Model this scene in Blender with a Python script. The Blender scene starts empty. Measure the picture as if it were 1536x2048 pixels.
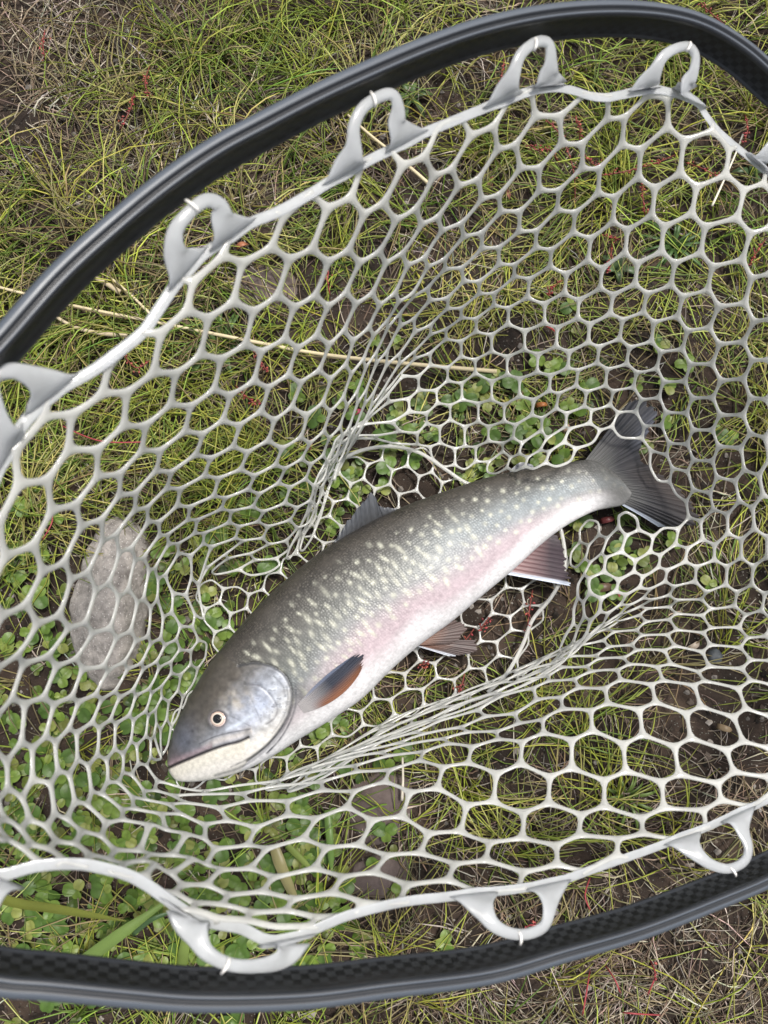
import bpy, math, random, zlib, base64
import numpy as np
from mathutils import Vector, Matrix

rnd = random.Random(11)
rng = np.random.default_rng(11)
SC = bpy.context.scene
COL = SC.collection

# ------------------------------------------------------------------ camera
TILT = math.radians(8.0)
HC = 0.60
CAM = np.array([0.0, -HC * math.tan(TILT), HC])
cam_d = bpy.data.cameras.new("camera")
cam = bpy.data.objects.new("camera", cam_d)
COL.objects.link(cam)
cam.location = CAM
cam.rotation_euler = (TILT, 0, 0)
cam_d.sensor_fit = 'VERTICAL'
cam_d.sensor_height = 36.0
cam_d.lens = 26.0
cam_d.clip_start = 0.01
cam_d.clip_end = 200
cam_d.dof.use_dof = True
cam_d.dof.focus_distance = 0.565
cam_d.dof.aperture_fstop = 9.5
SC.camera = cam

# ------------------------------------------------------------------ sky, sun, exposure
SUN_EL, SUN_AZ = math.radians(70), math.radians(50)      # azimuth from +Y towards +X
world = bpy.data.worlds.new("World")
SC.world = world
world.use_nodes = True
wn = world.node_tree
wn.nodes.clear()
sky = wn.nodes.new('ShaderNodeTexSky')
sky.sky_type = 'NISHITA'
sky.sun_disc = False
sky.sun_elevation = SUN_EL
sky.sun_rotation = SUN_AZ
sky.dust_density = 4.0
sky.air_density = 1.0
hsv = wn.nodes.new('ShaderNodeHueSaturation')             # thin overcast: a paler, greyer sky
hsv.inputs['Saturation'].default_value = 0.5
bg = wn.nodes.new('ShaderNodeBackground')
bg.inputs['Strength'].default_value = 0.105
wo = wn.nodes.new('ShaderNodeOutputWorld')
wn.links.new(sky.outputs[0], hsv.inputs['Color'])
wn.links.new(hsv.outputs[0], bg.inputs['Color'])
wn.links.new(bg.outputs[0], wo.inputs['Surface'])
sl = bpy.data.lights.new("sun", 'SUN')
sl.energy = 3.0
sl.angle = math.radians(9)
sl.color = (1.0, 0.96, 0.90)
sun = bpy.data.objects.new("sun", sl)
COL.objects.link(sun)
sd = Vector((math.sin(SUN_AZ) * math.cos(SUN_EL), math.cos(SUN_AZ) * math.cos(SUN_EL), math.sin(SUN_EL)))
sun.rotation_euler = sd.to_track_quat('Z', 'Y').to_euler()
SC.view_settings.view_transform = 'Standard'
SC.view_settings.look = 'None'
SC.view_settings.exposure = 0.56
SC.view_settings.gamma = 1.0
SC.view_settings.use_curve_mapping = False
SC.cycles.max_bounces = 8
SC.cycles.transparent_max_bounces = 12
SC.cycles.transmission_bounces = 6
SC.cycles.sample_clamp_indirect = 6.0

# ------------------------------------------------------------------ measuring helpers (photo measurements -> metres)
FPX = 1479.0
ROT = np.array([[1, 0, 0], [0, math.cos(TILT), -math.sin(TILT)], [0, math.sin(TILT), math.cos(TILT)]])


def rays(p):
    p = np.asarray(p, float)
    d = np.stack([(p[..., 0] - 768) / FPX, -(p[..., 1] - 1024) / FPX, -np.ones(p.shape[:-1])], -1)
    return d @ ROT.T


def at_z(p, z):
    r = rays(p)
    t = (np.asarray(z) - CAM[2]) / r[..., 2]
    return CAM + r * t[..., None]


def at_w(p, w):
    return CAM + rays(p) / np.asarray(w)[..., None]


def chart(P):
    q = (P - CAM) @ ROT
    return np.stack([768 - FPX * q[..., 0] / q[..., 2], 1024 + FPX * q[..., 1] / q[..., 2]], -1)


def catmull(pts, n, closed=False):
    pts = np.asarray(pts, float)
    m = len(pts)
    out = []
    for i in range(m if closed else m - 1):
        if closed:
            a, b, c, d = pts[(i - 1) % m], pts[i], pts[(i + 1) % m], pts[(i + 2) % m]
        else:
            a, b, c, d = pts[max(i - 1, 0)], pts[i], pts[i + 1], pts[min(i + 2, m - 1)]
        for k in range(n):
            t = k / n
            out.append(.5 * ((2 * b) + (c - a) * t + (2 * a - 5 * b + 4 * c - d) * t * t + (3 * b - a - 3 * c + d) * t ** 3))
    if not closed:
        out.append(pts[-1])
    return np.array(out)


def resample(pts, n):
    s = np.r_[0, np.cumsum(np.linalg.norm(np.diff(pts, axis=0), axis=1))]
    q = np.linspace(0, s[-1], n)
    return np.stack([np.interp(q, s, pts[:, k]) for k in range(pts.shape[1])], -1)


def seg_dist(p, poly, closed=False):
    p = np.asarray(p, float)
    poly = np.asarray(poly, float)
    best = np.full(len(p), 1e9)
    n = len(poly)
    for i in range(n if closed else n - 1):
        a, b = poly[i], poly[(i + 1) % n]
        ab = b - a
        t = np.clip(((p - a) @ ab) / (ab @ ab), 0, 1)
        best = np.minimum(best, np.hypot(*(p - a - t[:, None] * ab).T))
    return best


def inside(p, poly):
    x, y = p[:, 0], p[:, 1]
    r = np.zeros(len(p), bool)
    for i in range(len(poly)):
        (x1, y1), (x2, y2) = poly[i], poly[i - 1]
        if y1 == y2:
            continue
        r ^= ((y1 > y) != (y2 > y)) & (x < (x2 - x1) * (y - y1) / (y2 - y1) + x1)
    return r


def sstep(a, b, x):
    t = np.clip((x - a) / (b - a), 0, 1)
    return t * t * (3 - 2 * t)


# ------------------------------------------------------------------ object helpers
def mesh_np(name, V, faces, smooth=True, col=None, uv=None, mats=(), mi=None):
    """faces: list of (n,k) int arrays"""
    me = bpy.data.meshes.new(name)
    V = np.asarray(V, np.float32)
    faces = [np.asarray(f, np.int32) for f in faces if len(f)]
    tot = np.concatenate([np.full(len(f), f.shape[1], np.int32) for f in faces])
    loops = np.concatenate([f.ravel() for f in faces])
    me.vertices.add(len(V))
    me.vertices.foreach_set('co', V.ravel())
    me.loops.add(len(loops))
    me.loops.foreach_set('vertex_index', loops)
    me.polygons.add(len(tot))
    me.polygons.foreach_set('loop_start', np.r_[0, np.cumsum(tot)[:-1]].astype(np.int32))
    me.polygons.foreach_set('loop_total', tot)
    if mi is not None:
        me.polygons.foreach_set('material_index', np.asarray(mi, np.int32))
    me.polygons.foreach_set('use_smooth', np.full(len(tot), smooth))
    me.update(calc_edges=True)
    if col is not None:
        a = me.color_attributes.new('Col', 'FLOAT_COLOR', 'POINT')
        c = np.ones((len(V), 4), np.float32)
        c[:, :3] = col
        a.data.foreach_set('color', c.ravel())
    if uv is not None:
        l = me.uv_layers.new(name='UVMap')
        l.data.foreach_set('uv', np.asarray(uv, np.float32)[loops].ravel())
    for m in mats:
        me.materials.append(m)
    return me


def link(name, me, parent=None):
    o = bpy.data.objects.new(name, me)
    COL.objects.link(o)
    if parent is not None:
        o.parent = parent
    return o


def tag(o, label=None, cat=None, group=None, kind=None):
    if label:
        o['label'] = label
    if cat:
        o['category'] = cat
    if group:
        o['group'] = group
    if kind:
        o['kind'] = kind
    return o


def empty(name, loc=(0, 0, 0)):
    o = bpy.data.objects.new(name, None)
    COL.objects.link(o)
    o.location = loc
    o.empty_display_size = 0.01
    return o


def part(name, V, faces, parent, mats, **k):
    """V in world metres; stored relative to the parent's own location"""
    V = np.asarray(V, float) - np.array(parent_origin(parent))
    return link(name, mesh_np(name, V, faces, mats=mats, **k), parent)


def parent_origin(p):
    v = np.zeros(3)
    while p is not None:
        v += np.array(p.location)
        p = p.parent
    return v


# ------------------------------------------------------------------ materials
def new_mat(name):
    m = bpy.data.materials.new(name)
    m.use_nodes = True
    nt = m.node_tree
    nt.nodes.clear()
    out = nt.nodes.new('ShaderNodeOutputMaterial')
    return m, nt, out


def N(nt, t, **k):
    n = nt.nodes.new(t)
    for a, b in k.items():
        if a in n.inputs:
            n.inputs[a].default_value = b
        else:
            setattr(n, a, b)
    return n


def L(nt, a, b):
    nt.links.new(a, b)


def attr_col(nt):
    a = nt.nodes.new('ShaderNodeAttribute')
    a.attribute_name = 'Col'
    return a.outputs['Color']


def leaf_mat(name, rough=.5, trans=.3, spec=.4):
    m, nt, out = new_mat(name)
    c = attr_col(nt)
    g = N(nt, 'ShaderNodeNewGeometry')
    h = N(nt, 'ShaderNodeHueSaturation')
    mr = N(nt, 'ShaderNodeMapRange')
    mr.inputs['To Min'].default_value = .55
    mr.inputs['To Max'].default_value = 1.35
    L(nt, g.outputs['Random Per Island'], mr.inputs['Value'])
    L(nt, mr.outputs[0], h.inputs['Value'])
    nz = N(nt, 'ShaderNodeTexNoise', Scale=260.0, Detail=3.0)
    mx = N(nt, 'ShaderNodeMixRGB', blend_type='MULTIPLY')
    mx.inputs[0].default_value = .5
    cr = N(nt, 'ShaderNodeMapRange')
    cr.inputs['From Min'].default_value = .3
    cr.inputs['From Max'].default_value = .7
    cr.inputs['To Min'].default_value = .6
    cr.inputs['To Max'].default_value = 1.25
    L(nt, nz.outputs[0], cr.inputs['Value'])
    L(nt, c, h.inputs['Color'])
    L(nt, h.outputs[0], mx.inputs[1])
    L(nt, cr.outputs[0], mx.inputs[2])
    p = N(nt, 'ShaderNodeBsdfPrincipled')
    p.inputs['Roughness'].default_value = rough
    p.inputs['Specular IOR Level'].default_value = spec
    L(nt, mx.outputs[0], p.inputs['Base Color'])
    t = N(nt, 'ShaderNodeBsdfTranslucent')
    L(nt, mx.outputs[0], t.inputs['Color'])
    ms = N(nt, 'ShaderNodeMixShader')
    ms.inputs[0].default_value = trans
    L(nt, p.outputs[0], ms.inputs[1])
    L(nt, t.outputs[0], ms.inputs[2])
    L(nt, ms.outputs[0], out.inputs['Surface'])
    return m


def noise_mat(name, ca, cb, scale, rough=.8, bump=.3, bscale=None, spec=.3, cc=None, speck=None):
    m, nt, out = new_mat(name)
    tc = N(nt, 'ShaderNodeTexCoord')
    nz = N(nt, 'ShaderNodeTexNoise', Scale=scale, Detail=7.0, Roughness=.65)
    L(nt, tc.outputs['Object'], nz.inputs['Vector'])
    r = N(nt, 'ShaderNodeValToRGB')
    r.color_ramp.elements[0].position = .33
    r.color_ramp.elements[0].color = (*ca, 1)
    r.color_ramp.elements[1].position = .68
    r.color_ramp.elements[1].color = (*cb, 1)
    if cc:
        e = r.color_ramp.elements.new(.5)
        e.color = (*cc, 1)
    L(nt, nz.outputs[0], r.inputs[0])
    col = r.outputs[0]
    if speck:
        v = N(nt, 'ShaderNodeTexVoronoi', Scale=speck[0])
        L(nt, tc.outputs['Object'], v.inputs['Vector'])
        mr = N(nt, 'ShaderNodeMapRange')
        mr.inputs['From Min'].default_value = speck[2]
        mr.inputs['From Max'].default_value = speck[2] * .5
        L(nt, v.outputs['Distance'], mr.inputs['Value'])
        mm = N(nt, 'ShaderNodeMath', operation='MULTIPLY')
        s2 = N(nt, 'ShaderNodeSeparateColor')
        L(nt, v.outputs['Color'], s2.inputs[0])
        gt = N(nt, 'ShaderNodeMath', operation='GREATER_THAN')
        gt.inputs[1].default_value = .55
        L(nt, s2.outputs[0], gt.inputs[0])
        L(nt, gt.outputs[0], mm.inputs[0])
        L(nt, mr.outputs[0], mm.inputs[1])
        mx = N(nt, 'ShaderNodeMixRGB')
        mx.inputs[2].default_value = (*speck[1], 1)
        L(nt, mm.outputs[0], mx.inputs[0])
        L(nt, col, mx.inputs[1])
        col = mx.outputs[0]
    p = N(nt, 'ShaderNodeBsdfPrincipled')
    p.inputs['Roughness'].default_value = rough
    p.inputs['Specular IOR Level'].default_value = spec
    L(nt, col, p.inputs['Base Color'])
    b = N(nt, 'ShaderNodeBump', Strength=bump, Distance=.002)
    n2 = N(nt, 'ShaderNodeTexNoise', Scale=bscale or scale * 4, Detail=6.0, Roughness=.7)
    L(nt, tc.outputs['Object'], n2.inputs['Vector'])
    L(nt, n2.outputs[0], b.inputs['Height'])
    L(nt, b.outputs[0], p.inputs['Normal'])
    L(nt, p.outputs[0], out.inputs['Surface'])
    return m


def rubber_mat(name, col, trans, rough=.3):
    m, nt, out = new_mat(name)
    tc = N(nt, 'ShaderNodeTexCoord')
    nz = N(nt, 'ShaderNodeTexNoise', Scale=90.0, Detail=4.0)
    L(nt, tc.outputs['Object'], nz.inputs['Vector'])
    r = N(nt, 'ShaderNodeValToRGB')
    r.color_ramp.elements[0].position = .3
    r.color_ramp.elements[0].color = (*[c * .86 for c in col], 1)
    r.color_ramp.elements[1].position = .7
    r.color_ramp.elements[1].color = (*col, 1)
    L(nt, nz.outputs[0], r.inputs[0])
    p = N(nt, 'ShaderNodeBsdfPrincipled')
    p.inputs['Roughness'].default_value = rough
    p.inputs['IOR'].default_value = 1.42
    p.inputs['Transmission Weight'].default_value = trans
    p.inputs['Coat Weight'].default_value = .6
    p.inputs['Coat Roughness'].default_value = .08
    L(nt, r.outputs[0], p.inputs['Base Color'])
    b = N(nt, 'ShaderNodeBump', Strength=.25, Distance=.0006)
    n2 = N(nt, 'ShaderNodeTexNoise', Scale=420.0, Detail=3.0)
    L(nt, tc.outputs['Object'], n2.inputs['Vector'])
    L(nt, n2.outputs[0], b.inputs['Height'])
    L(nt, b.outputs[0], p.inputs['Normal'])
    t = N(nt, 'ShaderNodeBsdfTranslucent')
    L(nt, r.outputs[0], t.inputs['Color'])
    ms = N(nt, 'ShaderNodeMixShader')
    ms.inputs[0].default_value = .38
    L(nt, p.outputs[0], ms.inputs[1])
    L(nt, t.outputs[0], ms.inputs[2])
    L(nt, ms.outputs[0], out.inputs['Surface'])
    return m


def plain_mat(name, col, rough=.4, spec=.5, coat=0.0):
    m, nt, out = new_mat(name)
    p = N(nt, 'ShaderNodeBsdfPrincipled')
    p.inputs['Base Color'].default_value = (*col, 1)
    p.inputs['Roughness'].default_value = rough
    p.inputs['Specular IOR Level'].default_value = spec
    p.inputs['Coat Weight'].default_value = coat
    p.inputs['Coat Roughness'].default_value = .1
    L(nt, p.outputs[0], out.inputs['Surface'])
    return m


M_GRASS = leaf_mat('grass_blade', .42, .28, .45)
M_DRY = leaf_mat('dry_grass', .6, .12, .3)
M_CLOVER = leaf_mat('clover_leaf', .45, .25, .4)
M_RED = leaf_mat('red_sorrel', .5, .15, .4)
M_SOIL = noise_mat('soil', (.014, .011, .009), (.068, .048, .036), 24, .9, 1.0, 330, .2, (.032, .023, .018), (420, (.15, .15, .13), .25))
M_CRUMB = leaf_mat('soil_crumb', .85, 0.0, .2)
M_STONE = noise_mat('grey_stone', (.15, .132, .118), (.45, .405, .365), 95, .62, .9, 380, .5, (.30, .275, .25), (620, (.66, .63, .59), .28))
M_BROWN = noise_mat('brown_stone', (.075, .056, .05), (.15, .118, .108), 30, .8, .5, 260, .3)
M_DARK = noise_mat('dark_stone', (.03, .035, .04), (.09, .1, .11), 60, .6, .5, 260, .4)
M_NET = rubber_mat('clear_rubber', (.93, .93, .90), .46, .14)
M_BAND = rubber_mat('milky_rubber', (.80, .82, .84), .40, .22)
M_CORD = plain_mat('white_cord', (.82, .80, .76), .5)


# ------------------------------------------------------------------ ground
def ground_h(x, y):
    h = .0035 * np.sin(x * 17 + 1.3) * np.cos(y * 14 - .4) + .0022 * np.sin(x * 41 + y * 23) + .0016 * np.cos(y * 57 - x * 31 + 2)
    h += .0010 * np.sin(x * 113 + y * 71) * np.cos(y * 97 - x * 53) + .0006 * np.sin(x * 263 - y * 181 + 1) * np.cos(y * 247 + x * 90)
    return h - .004


def make_ground():
    xs = np.r_[np.linspace(-40, -.62, 14)[:-1], np.linspace(-.62, .62, 330), np.linspace(.62, 40, 14)[1:]]
    ys = np.r_[np.linspace(-40, -.62, 14)[:-1], np.linspace(-.62, .72, 350), np.linspace(.72, 40, 14)[1:]]
    X, Y = np.meshgrid(xs, ys)
    Z = ground_h(X, Y)
    nx, ny = len(xs), len(ys)
    i = np.arange(ny - 1)[:, None] * nx + np.arange(nx - 1)[None]
    F = np.stack([i, i + 1, i + nx + 1, i + nx], -1).reshape(-1, 4)
    g = link('ground', mesh_np('ground', np.stack([X, Y, Z], -1).reshape(-1, 3), [F], mats=[M_SOIL]))
    tag(g, kind='structure')


make_ground()


# ------------------------------------------------------------------ the net
def hoop_w(p):
    p = np.asarray(p, float)
    return 3.62 - .80 * p[..., 0] / 1000 + .06 * p[..., 1] / 2048


HOOP = [(0, 700), (120, 565), (225, 468), (325, 385), (425, 315), (525, 260), (637, 202), (757, 147), (855, 106), (950, 73), (1050, 49), (1150, 36), (1250, 34), (1335, 43), (1405, 65), (1475, 107), (1536, 160), (1620, 240), (1740, 380), (1850, 560), (1910, 780), (1930, 1000), (1900, 1220), (1830, 1420), (1740, 1570), (1640, 1680), (1536, 1743), (1418, 1793), (1268, 1850), (1118, 1893), (968, 1935), (768, 1960), (600, 1980), (400, 1984), (250, 1972), (100, 1957), (0, 1948), (-150, 1915), (-300, 1830), (-400, 1680), (-430, 1500), (-400, 1300), (-330, 1110), (-220, 940), (-110, 812)]
RIM = [(1536, 345), (1480, 300), (1440, 265), (1415, 235), (1395, 205), (1370, 193), (1335, 183), (1300, 178), (1255, 187), (1215, 195), (1180, 192), (1150, 182), (1110, 174), (1080, 177), (1024, 195), (960, 220), (900, 245), (850, 265), (800, 290), (740, 320), (680, 352), (620, 388), (560, 422), (500, 447), (450, 480), (405, 510), (370, 545), (340, 585), (310, 630), (285, 665), (233, 707), (183, 743), (117, 780), (77, 815), (47, 848), (27, 880), (12, 910), (-8, 950), (-40, 1040), (-75, 1150), (-100, 1280), (-110, 1400), (-105, 1520), (-85, 1630), (-60, 1700), (-25, 1745), (0, 1752), (75, 1732), (150, 1728), (200, 1735), (267, 1755), (333, 1797), (377, 1830), (433, 1848), (483, 1857), (533, 1880), (583, 1877), (650, 1850), (700, 1830), (800, 1805), (900, 1793), (967, 1785), (1033, 1778), (1112, 1764), (1191, 1737), (1291, 1702), (1357, 1677), (1424, 1650), (1491, 1620), (1536, 1600), (1610, 1565), (1720, 1460), (1790, 1320), (1830, 1150), (1830, 950), (1790, 750), (1720, 560), (1640, 430)]



def solve_net():
    """knots of the netting measured row by row (column, row, x, y), filled in with a thin-plate spline, then lifted to the depth at which
    every strand keeps its length between the hoop and the ground"""
    import re
    W, H, F = 1536, 2048, 1479.0
    C = CAM
    atz = lambda p, z: (lambda r: (C + r * ((z - C[2]) / r[..., 2])[..., None], (z - C[2]) / r[..., 2]))(rays(p))
    D = []
    def P(s):
        out=[]
        for m in re.finditer(r'(-?\d+):(-?\d+),(-?\d+)',s): out.append(tuple(map(int,m.groups())))
        return out
    def crop(x0,y0,rows):
        for Z,s in rows.items():
            for c,x,y in P(s): D.append((c,Z,x0+x/3,y0+y/3))
    crop(1024,150,{
    0:"0:1010,590 1:1105,670 2:1280,600 3:1390,690 -1:855,680 -2:760,610 -3:620,735 -4:515,710 -5:380,825 -6:270,810 -7:150,935 -8:40,940",
    1:"3:1350,860 1:1080,830 -1:840,840 -3:605,880 -5:365,945 -7:145,1035 4:1430,950 2:1155,910 0:910,910 -2:690,930 -4:470,980 -6:235,1050 -8:15,1140",
    2:"4:1385,1110 2:1135,1070 0:900,1060 -2:680,1065 -4:455,1110 -6:230,1150 -8:15,1210 5:1435,1220 3:1200,1150 1:975,1130 -1:750,1130 -3:540,1165 -5:325,1195 -7:105,1225",
    3:"5:1400,1370 3:1180,1290 1:955,1260 -1:740,1255 -3:530,1280 -5:315,1310 -7:90,1335 6:1450,1480 4:1235,1390 2:1020,1330 0:810,1310 -2:605,1320 -4:400,1350 -6:195,1375",
    -1:"2:1305,450 1:1200,330 0:1030,390 -1:935,310 -2:770,450 -3:660,420 -4:525,560 -5:420,560 -6:285,690 -7:165,690 -8:45,820",
    -2:"-1:935,140 -3:675,255 -4:570,265 -5:420,415 -6:300,410 -7:165,560 -8:50,560",
    -3:"-4:580,150 -6:285,250 -7:140,245 -8:20,420",
    -4:"-7:125,120"})
    crop(600,150,{
    -3:"-9:1185,445 -10:1070,625 -11:950,665 -12:825,855 -13:730,895 -14:615,1070 -15:515,1130 -16:435,1310 -17:335,1375",
    -4:"-8:1270,160 -9:1165,305 -10:1025,365 -11:910,565 -12:800,605 -13:695,800 -14:575,870 -15:475,1060 -16:360,1125 -17:275,1305 -18:170,1390",
    -5:"-11:820,320 -12:745,490 -13:615,540 -14:500,770 -15:385,840 -16:290,1055 -17:170,1120 -18:90,1325",
    -6:"-14:370,540 -15:305,735 -16:165,800 -17:75,1045",
    -2:"-9:1195,720 -10:1090,745 -11:970,890 -12:850,935 -13:750,1095 -14:645,1140 -15:570,1310 -16:480,1380",
    -1:"-9:1205,820 -10:1090,950 -11:985,970 -12:870,1105 -13:765,1150 -14:680,1310 -15:590,1360",
    0:"-9:1195,1035 -10:1090,1040 -11:970,1160 -12:870,1165 -13:765,1280 -14:680,1330 -15:600,1430",
    1:"-9:1195,1135 -10:1075,1240 -11:985,1235 -12:885,1340 -13:780,1350 -14:685,1460",
    2:"-8:1285,1210 -9:1165,1310 -10:1075,1310 -11:970,1400 -12:885,1400 -13:785,1500",
    3:"-8:1250,1400 -9:1165,1380 -10:1055,1465 -11:970,1455"})
    crop(200,350,{
    -6:"-18:1135,505 -19:1065,725 -20:920,820 -21:875,1020 -22:725,1105 -23:685,1285 -24:545,1385",
    -7:"-17:1100,250 -18:1030,435 -19:855,525 -20:800,765 -21:650,860 -22:600,1080 -23:455,1190 -24:425,1375 -25:275,1500",
    -8:"-20:560,640 -21:525,815 -22:370,945 -23:325,1190 -24:160,1305 -25:145,1505",
    -9:"-24:15,1310 -23:50,1150",
    -5:"-19:1165,795 -20:1110,985 -21:965,1060 -22:925,1235 -23:780,1320 -24:735,1475",
    -4:"-19:1300,965 -20:1185,1040 -21:1135,1200 -22:1010,1275 -23:965,1420 -24:840,1500",
    -3:"-19:1375,1020 -20:1315,1175 -21:1205,1245 -22:1150,1390 -23:1045,1470 -18:1465,930",
    -2:"-20:1385,1225 -21:1335,1370 -22:1240,1440"})
    crop(0,700,{
    -9:"-25:430,385 -26:410,600 -27:290,780 -28:310,960 -29:205,1170 -30:255,1330",
    -10:"-27:115,800 -26:90,600 -29:30,1240",
    -8:"-26:590,600 -27:585,760 -28:455,930 -29:490,1060 -30:390,1270 -31:425,1375",
    -7:"-26:850,605 -27:720,745 -28:715,870 -29:610,1020 -30:615,1145 -31:525,1340 -32:575,1440",
    -6:"-25:1110,490 -26:960,605 -27:935,725 -28:815,860 -29:810,960 -30:695,1110 -31:715,1215 -32:650,1400 -33:715,1480",
    -5:"-25:1215,505 -26:1170,630 -27:1025,735 -28:1000,830 -29:885,945 -30:890,1030 -31:785,1195 -32:810,1260 -33:770,1440 -34:830,1510",
    -4:"-25:1400,580 -26:1265,650 -27:1230,755 -28:1080,835 -29:1065,930 -30:950,1035 -31:960,1110 -32:860,1250 -33:895,1320 -34:860,1500",
    -3:"-25:1485,615 -26:1445,715 -27:1310,770 -28:1285,880 -29:1140,940 -30:1130,1020 -31:1005,1110 -32:1015,1160 -33:930,1310 -34:950,1370",
    -2:"-27:1490,835 -28:1350,890 -29:1330,955 -30:1180,1020 -31:1170,1100 -32:1065,1165 -33:1070,1220 -34:990,1350",
    -1:"-29:1385,965 -31:1220,1100"})
    crop(300,750,{
    -3:"-24:710,395 -26:545,570",
    -2:"-23:905,375 -24:795,440 -25:755,540 -26:625,605",
    -1:"-25:810,560 -26:770,650 -27:655,715 -28:620,790 -29:490,815 -30:480,885 -32:320,1010",
    0:"-26:840,675 -27:810,770 -28:680,820 -29:650,880 -30:530,910 -31:515,980 -32:365,1030",
    1:"-29:705,910 -30:680,980 -31:555,995 -28:840,870"})
    crop(0,1150,{
    -9:"-31:160,170 -32:225,290 -33:110,480 -34:140,530 -35:75,740 -36:150,770 -37:130,1010 -38:195,1035 -39:195,1230 -40:305,1250 -41:330,1430 -42:405,1460 -43:490,1536",
    -8:"-32:355,240 -33:415,315 -34:290,490 -35:340,545 -36:265,740 -37:325,775 -38:275,970 -39:335,1000 -40:350,1180 -41:415,1195 -42:450,1365 -43:520,1375 -44:640,1490",
    -7:"-33:515,290 -34:555,345 -35:460,500 -36:495,560 -37:435,735 -38:470,760 -39:415,920 -40:460,945 -41:465,1110 -42:530,1140 -43:550,1295 -44:610,1310 -45:735,1410",
    -6:"-34:665,320 -35:700,375 -36:625,550 -37:650,570 -38:575,720 -39:610,745 -40:555,885 -41:595,915 -42:585,1080 -43:640,1105 -44:645,1245 -45:710,1240 -46:795,1335",
    -5:"-34:825,160 -35:785,340 -36:815,390 -37:745,525 -38:765,560 -39:690,700 -40:720,730 -41:665,870 -42:695,890 -43:690,1045 -44:740,1070 -45:735,1185 -46:790,1195 -47:865,1297",
    -4:"-35:905,190 -36:890,370 -37:905,410 -38:850,530 -39:860,560 -40:800,690 -41:815,720 -42:775,845 -43:800,870 -44:785,1000 -45:820,1020 -46:830,1135 -47:880,1140",
    -3:"-37:965,385 -39:940,520 -41:895,685 -43:875,820 -45:875,970 -47:905,1095 -38:990,420 -40:955,555 -42:910,705 -44:890,840 -46:905,985 -48:935,1110"})
    crop(200,1400,{
    -4:"-48:345,485 -49:480,525",
    -5:"-48:330,540 -49:440,575",
    -6:"-47:265,595 -48:420,625",
    -7:"-46:200,650 -47:370,680",
    -9:"-45:90,900 -46:240,905 -47:300,925 -48:440,930 -49:560,950 -50:640,985 -51:730,1015 -52:900,1010 -53:1040,1065",
    -10:"-46:150,985 -48:330,985 -49:430,1040 -51:640,1110",
    -8:"-45:135,715 -46:300,742 -47:390,780 -48:520,800 -49:630,830 -50:690,890 -51:890,870 -52:1000,890 -53:1220,830"})
    crop(600,1450,{
    -9:"-54:90,860 -55:260,910 -56:440,885 -57:640,960",
    -8:"-54:160,735 -55:350,720 -56:525,780 -57:720,770 -58:930,830 -59:1110,810 -60:1340,880",
    -7:"-53:100,560 -54:280,490 -55:430,570 -56:610,550 -57:770,650 -58:960,640 -59:1140,700 -60:1330,680",
    -6:"-54:330,395 -55:510,340 -56:660,400 -57:820,380 -58:1000,480 -59:1160,460",
    -5:"-55:540,270 -56:720,210 -57:860,250 -58:1010,230 -59:1180,290",
    -4:"-56:740,160 -57:890,110 -58:1035,130 -59:1190,85"})
    crop(1024,1400,{
    -7:"-61:265,870 -62:400,810 -63:640,830 -64:780,800",
    -8:"-61:270,985 -62:430,1010",
    -6:"-60:68,675 -61:215,620 -62:420,690 -63:550,640 -64:780,710 -65:905,650 -66:1150,660 -67:1255,600",
    -5:"-60:48,380 -61:228,460 -62:355,410 -63:555,480 -64:680,430 -65:900,490 -66:1000,450 -67:1240,500 -68:1330,430 -69:1536,460",
    -4:"-60:63,250 -61:188,200 -62:360,240 -63:480,185 -64:670,265 -65:780,210 -66:980,280 -67:1070,230 -68:1290,300 -69:1385,250 -70:1536,290"})
    crop(1024,1000,{
    -3:"-60:40,1340 -61:185,1315 -62:300,1255 -63:475,1260 -64:570,1220 -65:765,1255 -66:860,1215 -67:1050,1280 -68:1130,1240 -69:1330,1300 -70:1400,1250",
    -2:"-61:145,1200 -62:295,1185 -63:400,1125 -64:560,1130 -65:650,1080 -66:840,1105 -67:900,1085 -68:1095,1110 -69:1150,1085 -70:1360,1130 -71:1430,1080",
    -1:"-61:130,1125 -62:220,1085 -63:375,1075 -64:470,1030 -65:635,1020 -66:700,985 -67:875,1000 -68:950,985 -69:1120,1030 -70:1180,1000 -71:1380,1010 -72:1430,960",
    0:"-62:215,1055 -63:300,1000 -64:450,1000 -65:520,950 -66:670,945 -67:740,900 -68:915,900 -69:975,875 -70:1145,910 -71:1185,870 -72:1370,885 -73:1410,825",
    1:"-64:355,935 -65:505,935 -66:580,880 -67:720,870 -68:775,810 -69:935,805 -70:985,780 -71:1150,795 -72:1190,770 -73:1365,765 -74:1400,690",
    2:"-66:550,840 -67:610,790 -68:750,780 -69:800,730 -70:945,715 -71:985,680 -72:1145,690 -73:1190,655 -74:1335,635 -75:1350,555",
    3:"-69:765,690 -70:810,650 -71:945,640 -72:985,600 -73:1140,595 -74:1165,555 -75:1285,510 -76:1290,400",
    4:"-72:945,570 -73:970,520 -74:1100,490 -75:1105,400 -76:1215,360 -77:1215,270",
    5:"-73:920,490 -74:930,420 -75:1040,370 -76:1055,290 -77:1145,235 -78:1130,125",
    6:"-73:785,460 -74:880,400 -75:890,330 -76:980,265 -77:1000,170 -78:1060,105 -79:1045,10",
    7:"-72:640,480 -73:730,430 -74:740,365 -75:830,310 -76:850,220 -77:905,165",
    8:"-71:460,470 -72:550,430 -73:560,345 -74:655,310 -75:685,215 -76:760,180 -77:750,110",
    9:"-73:540,320 -74:570,230 -75:640,160"})
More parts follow.
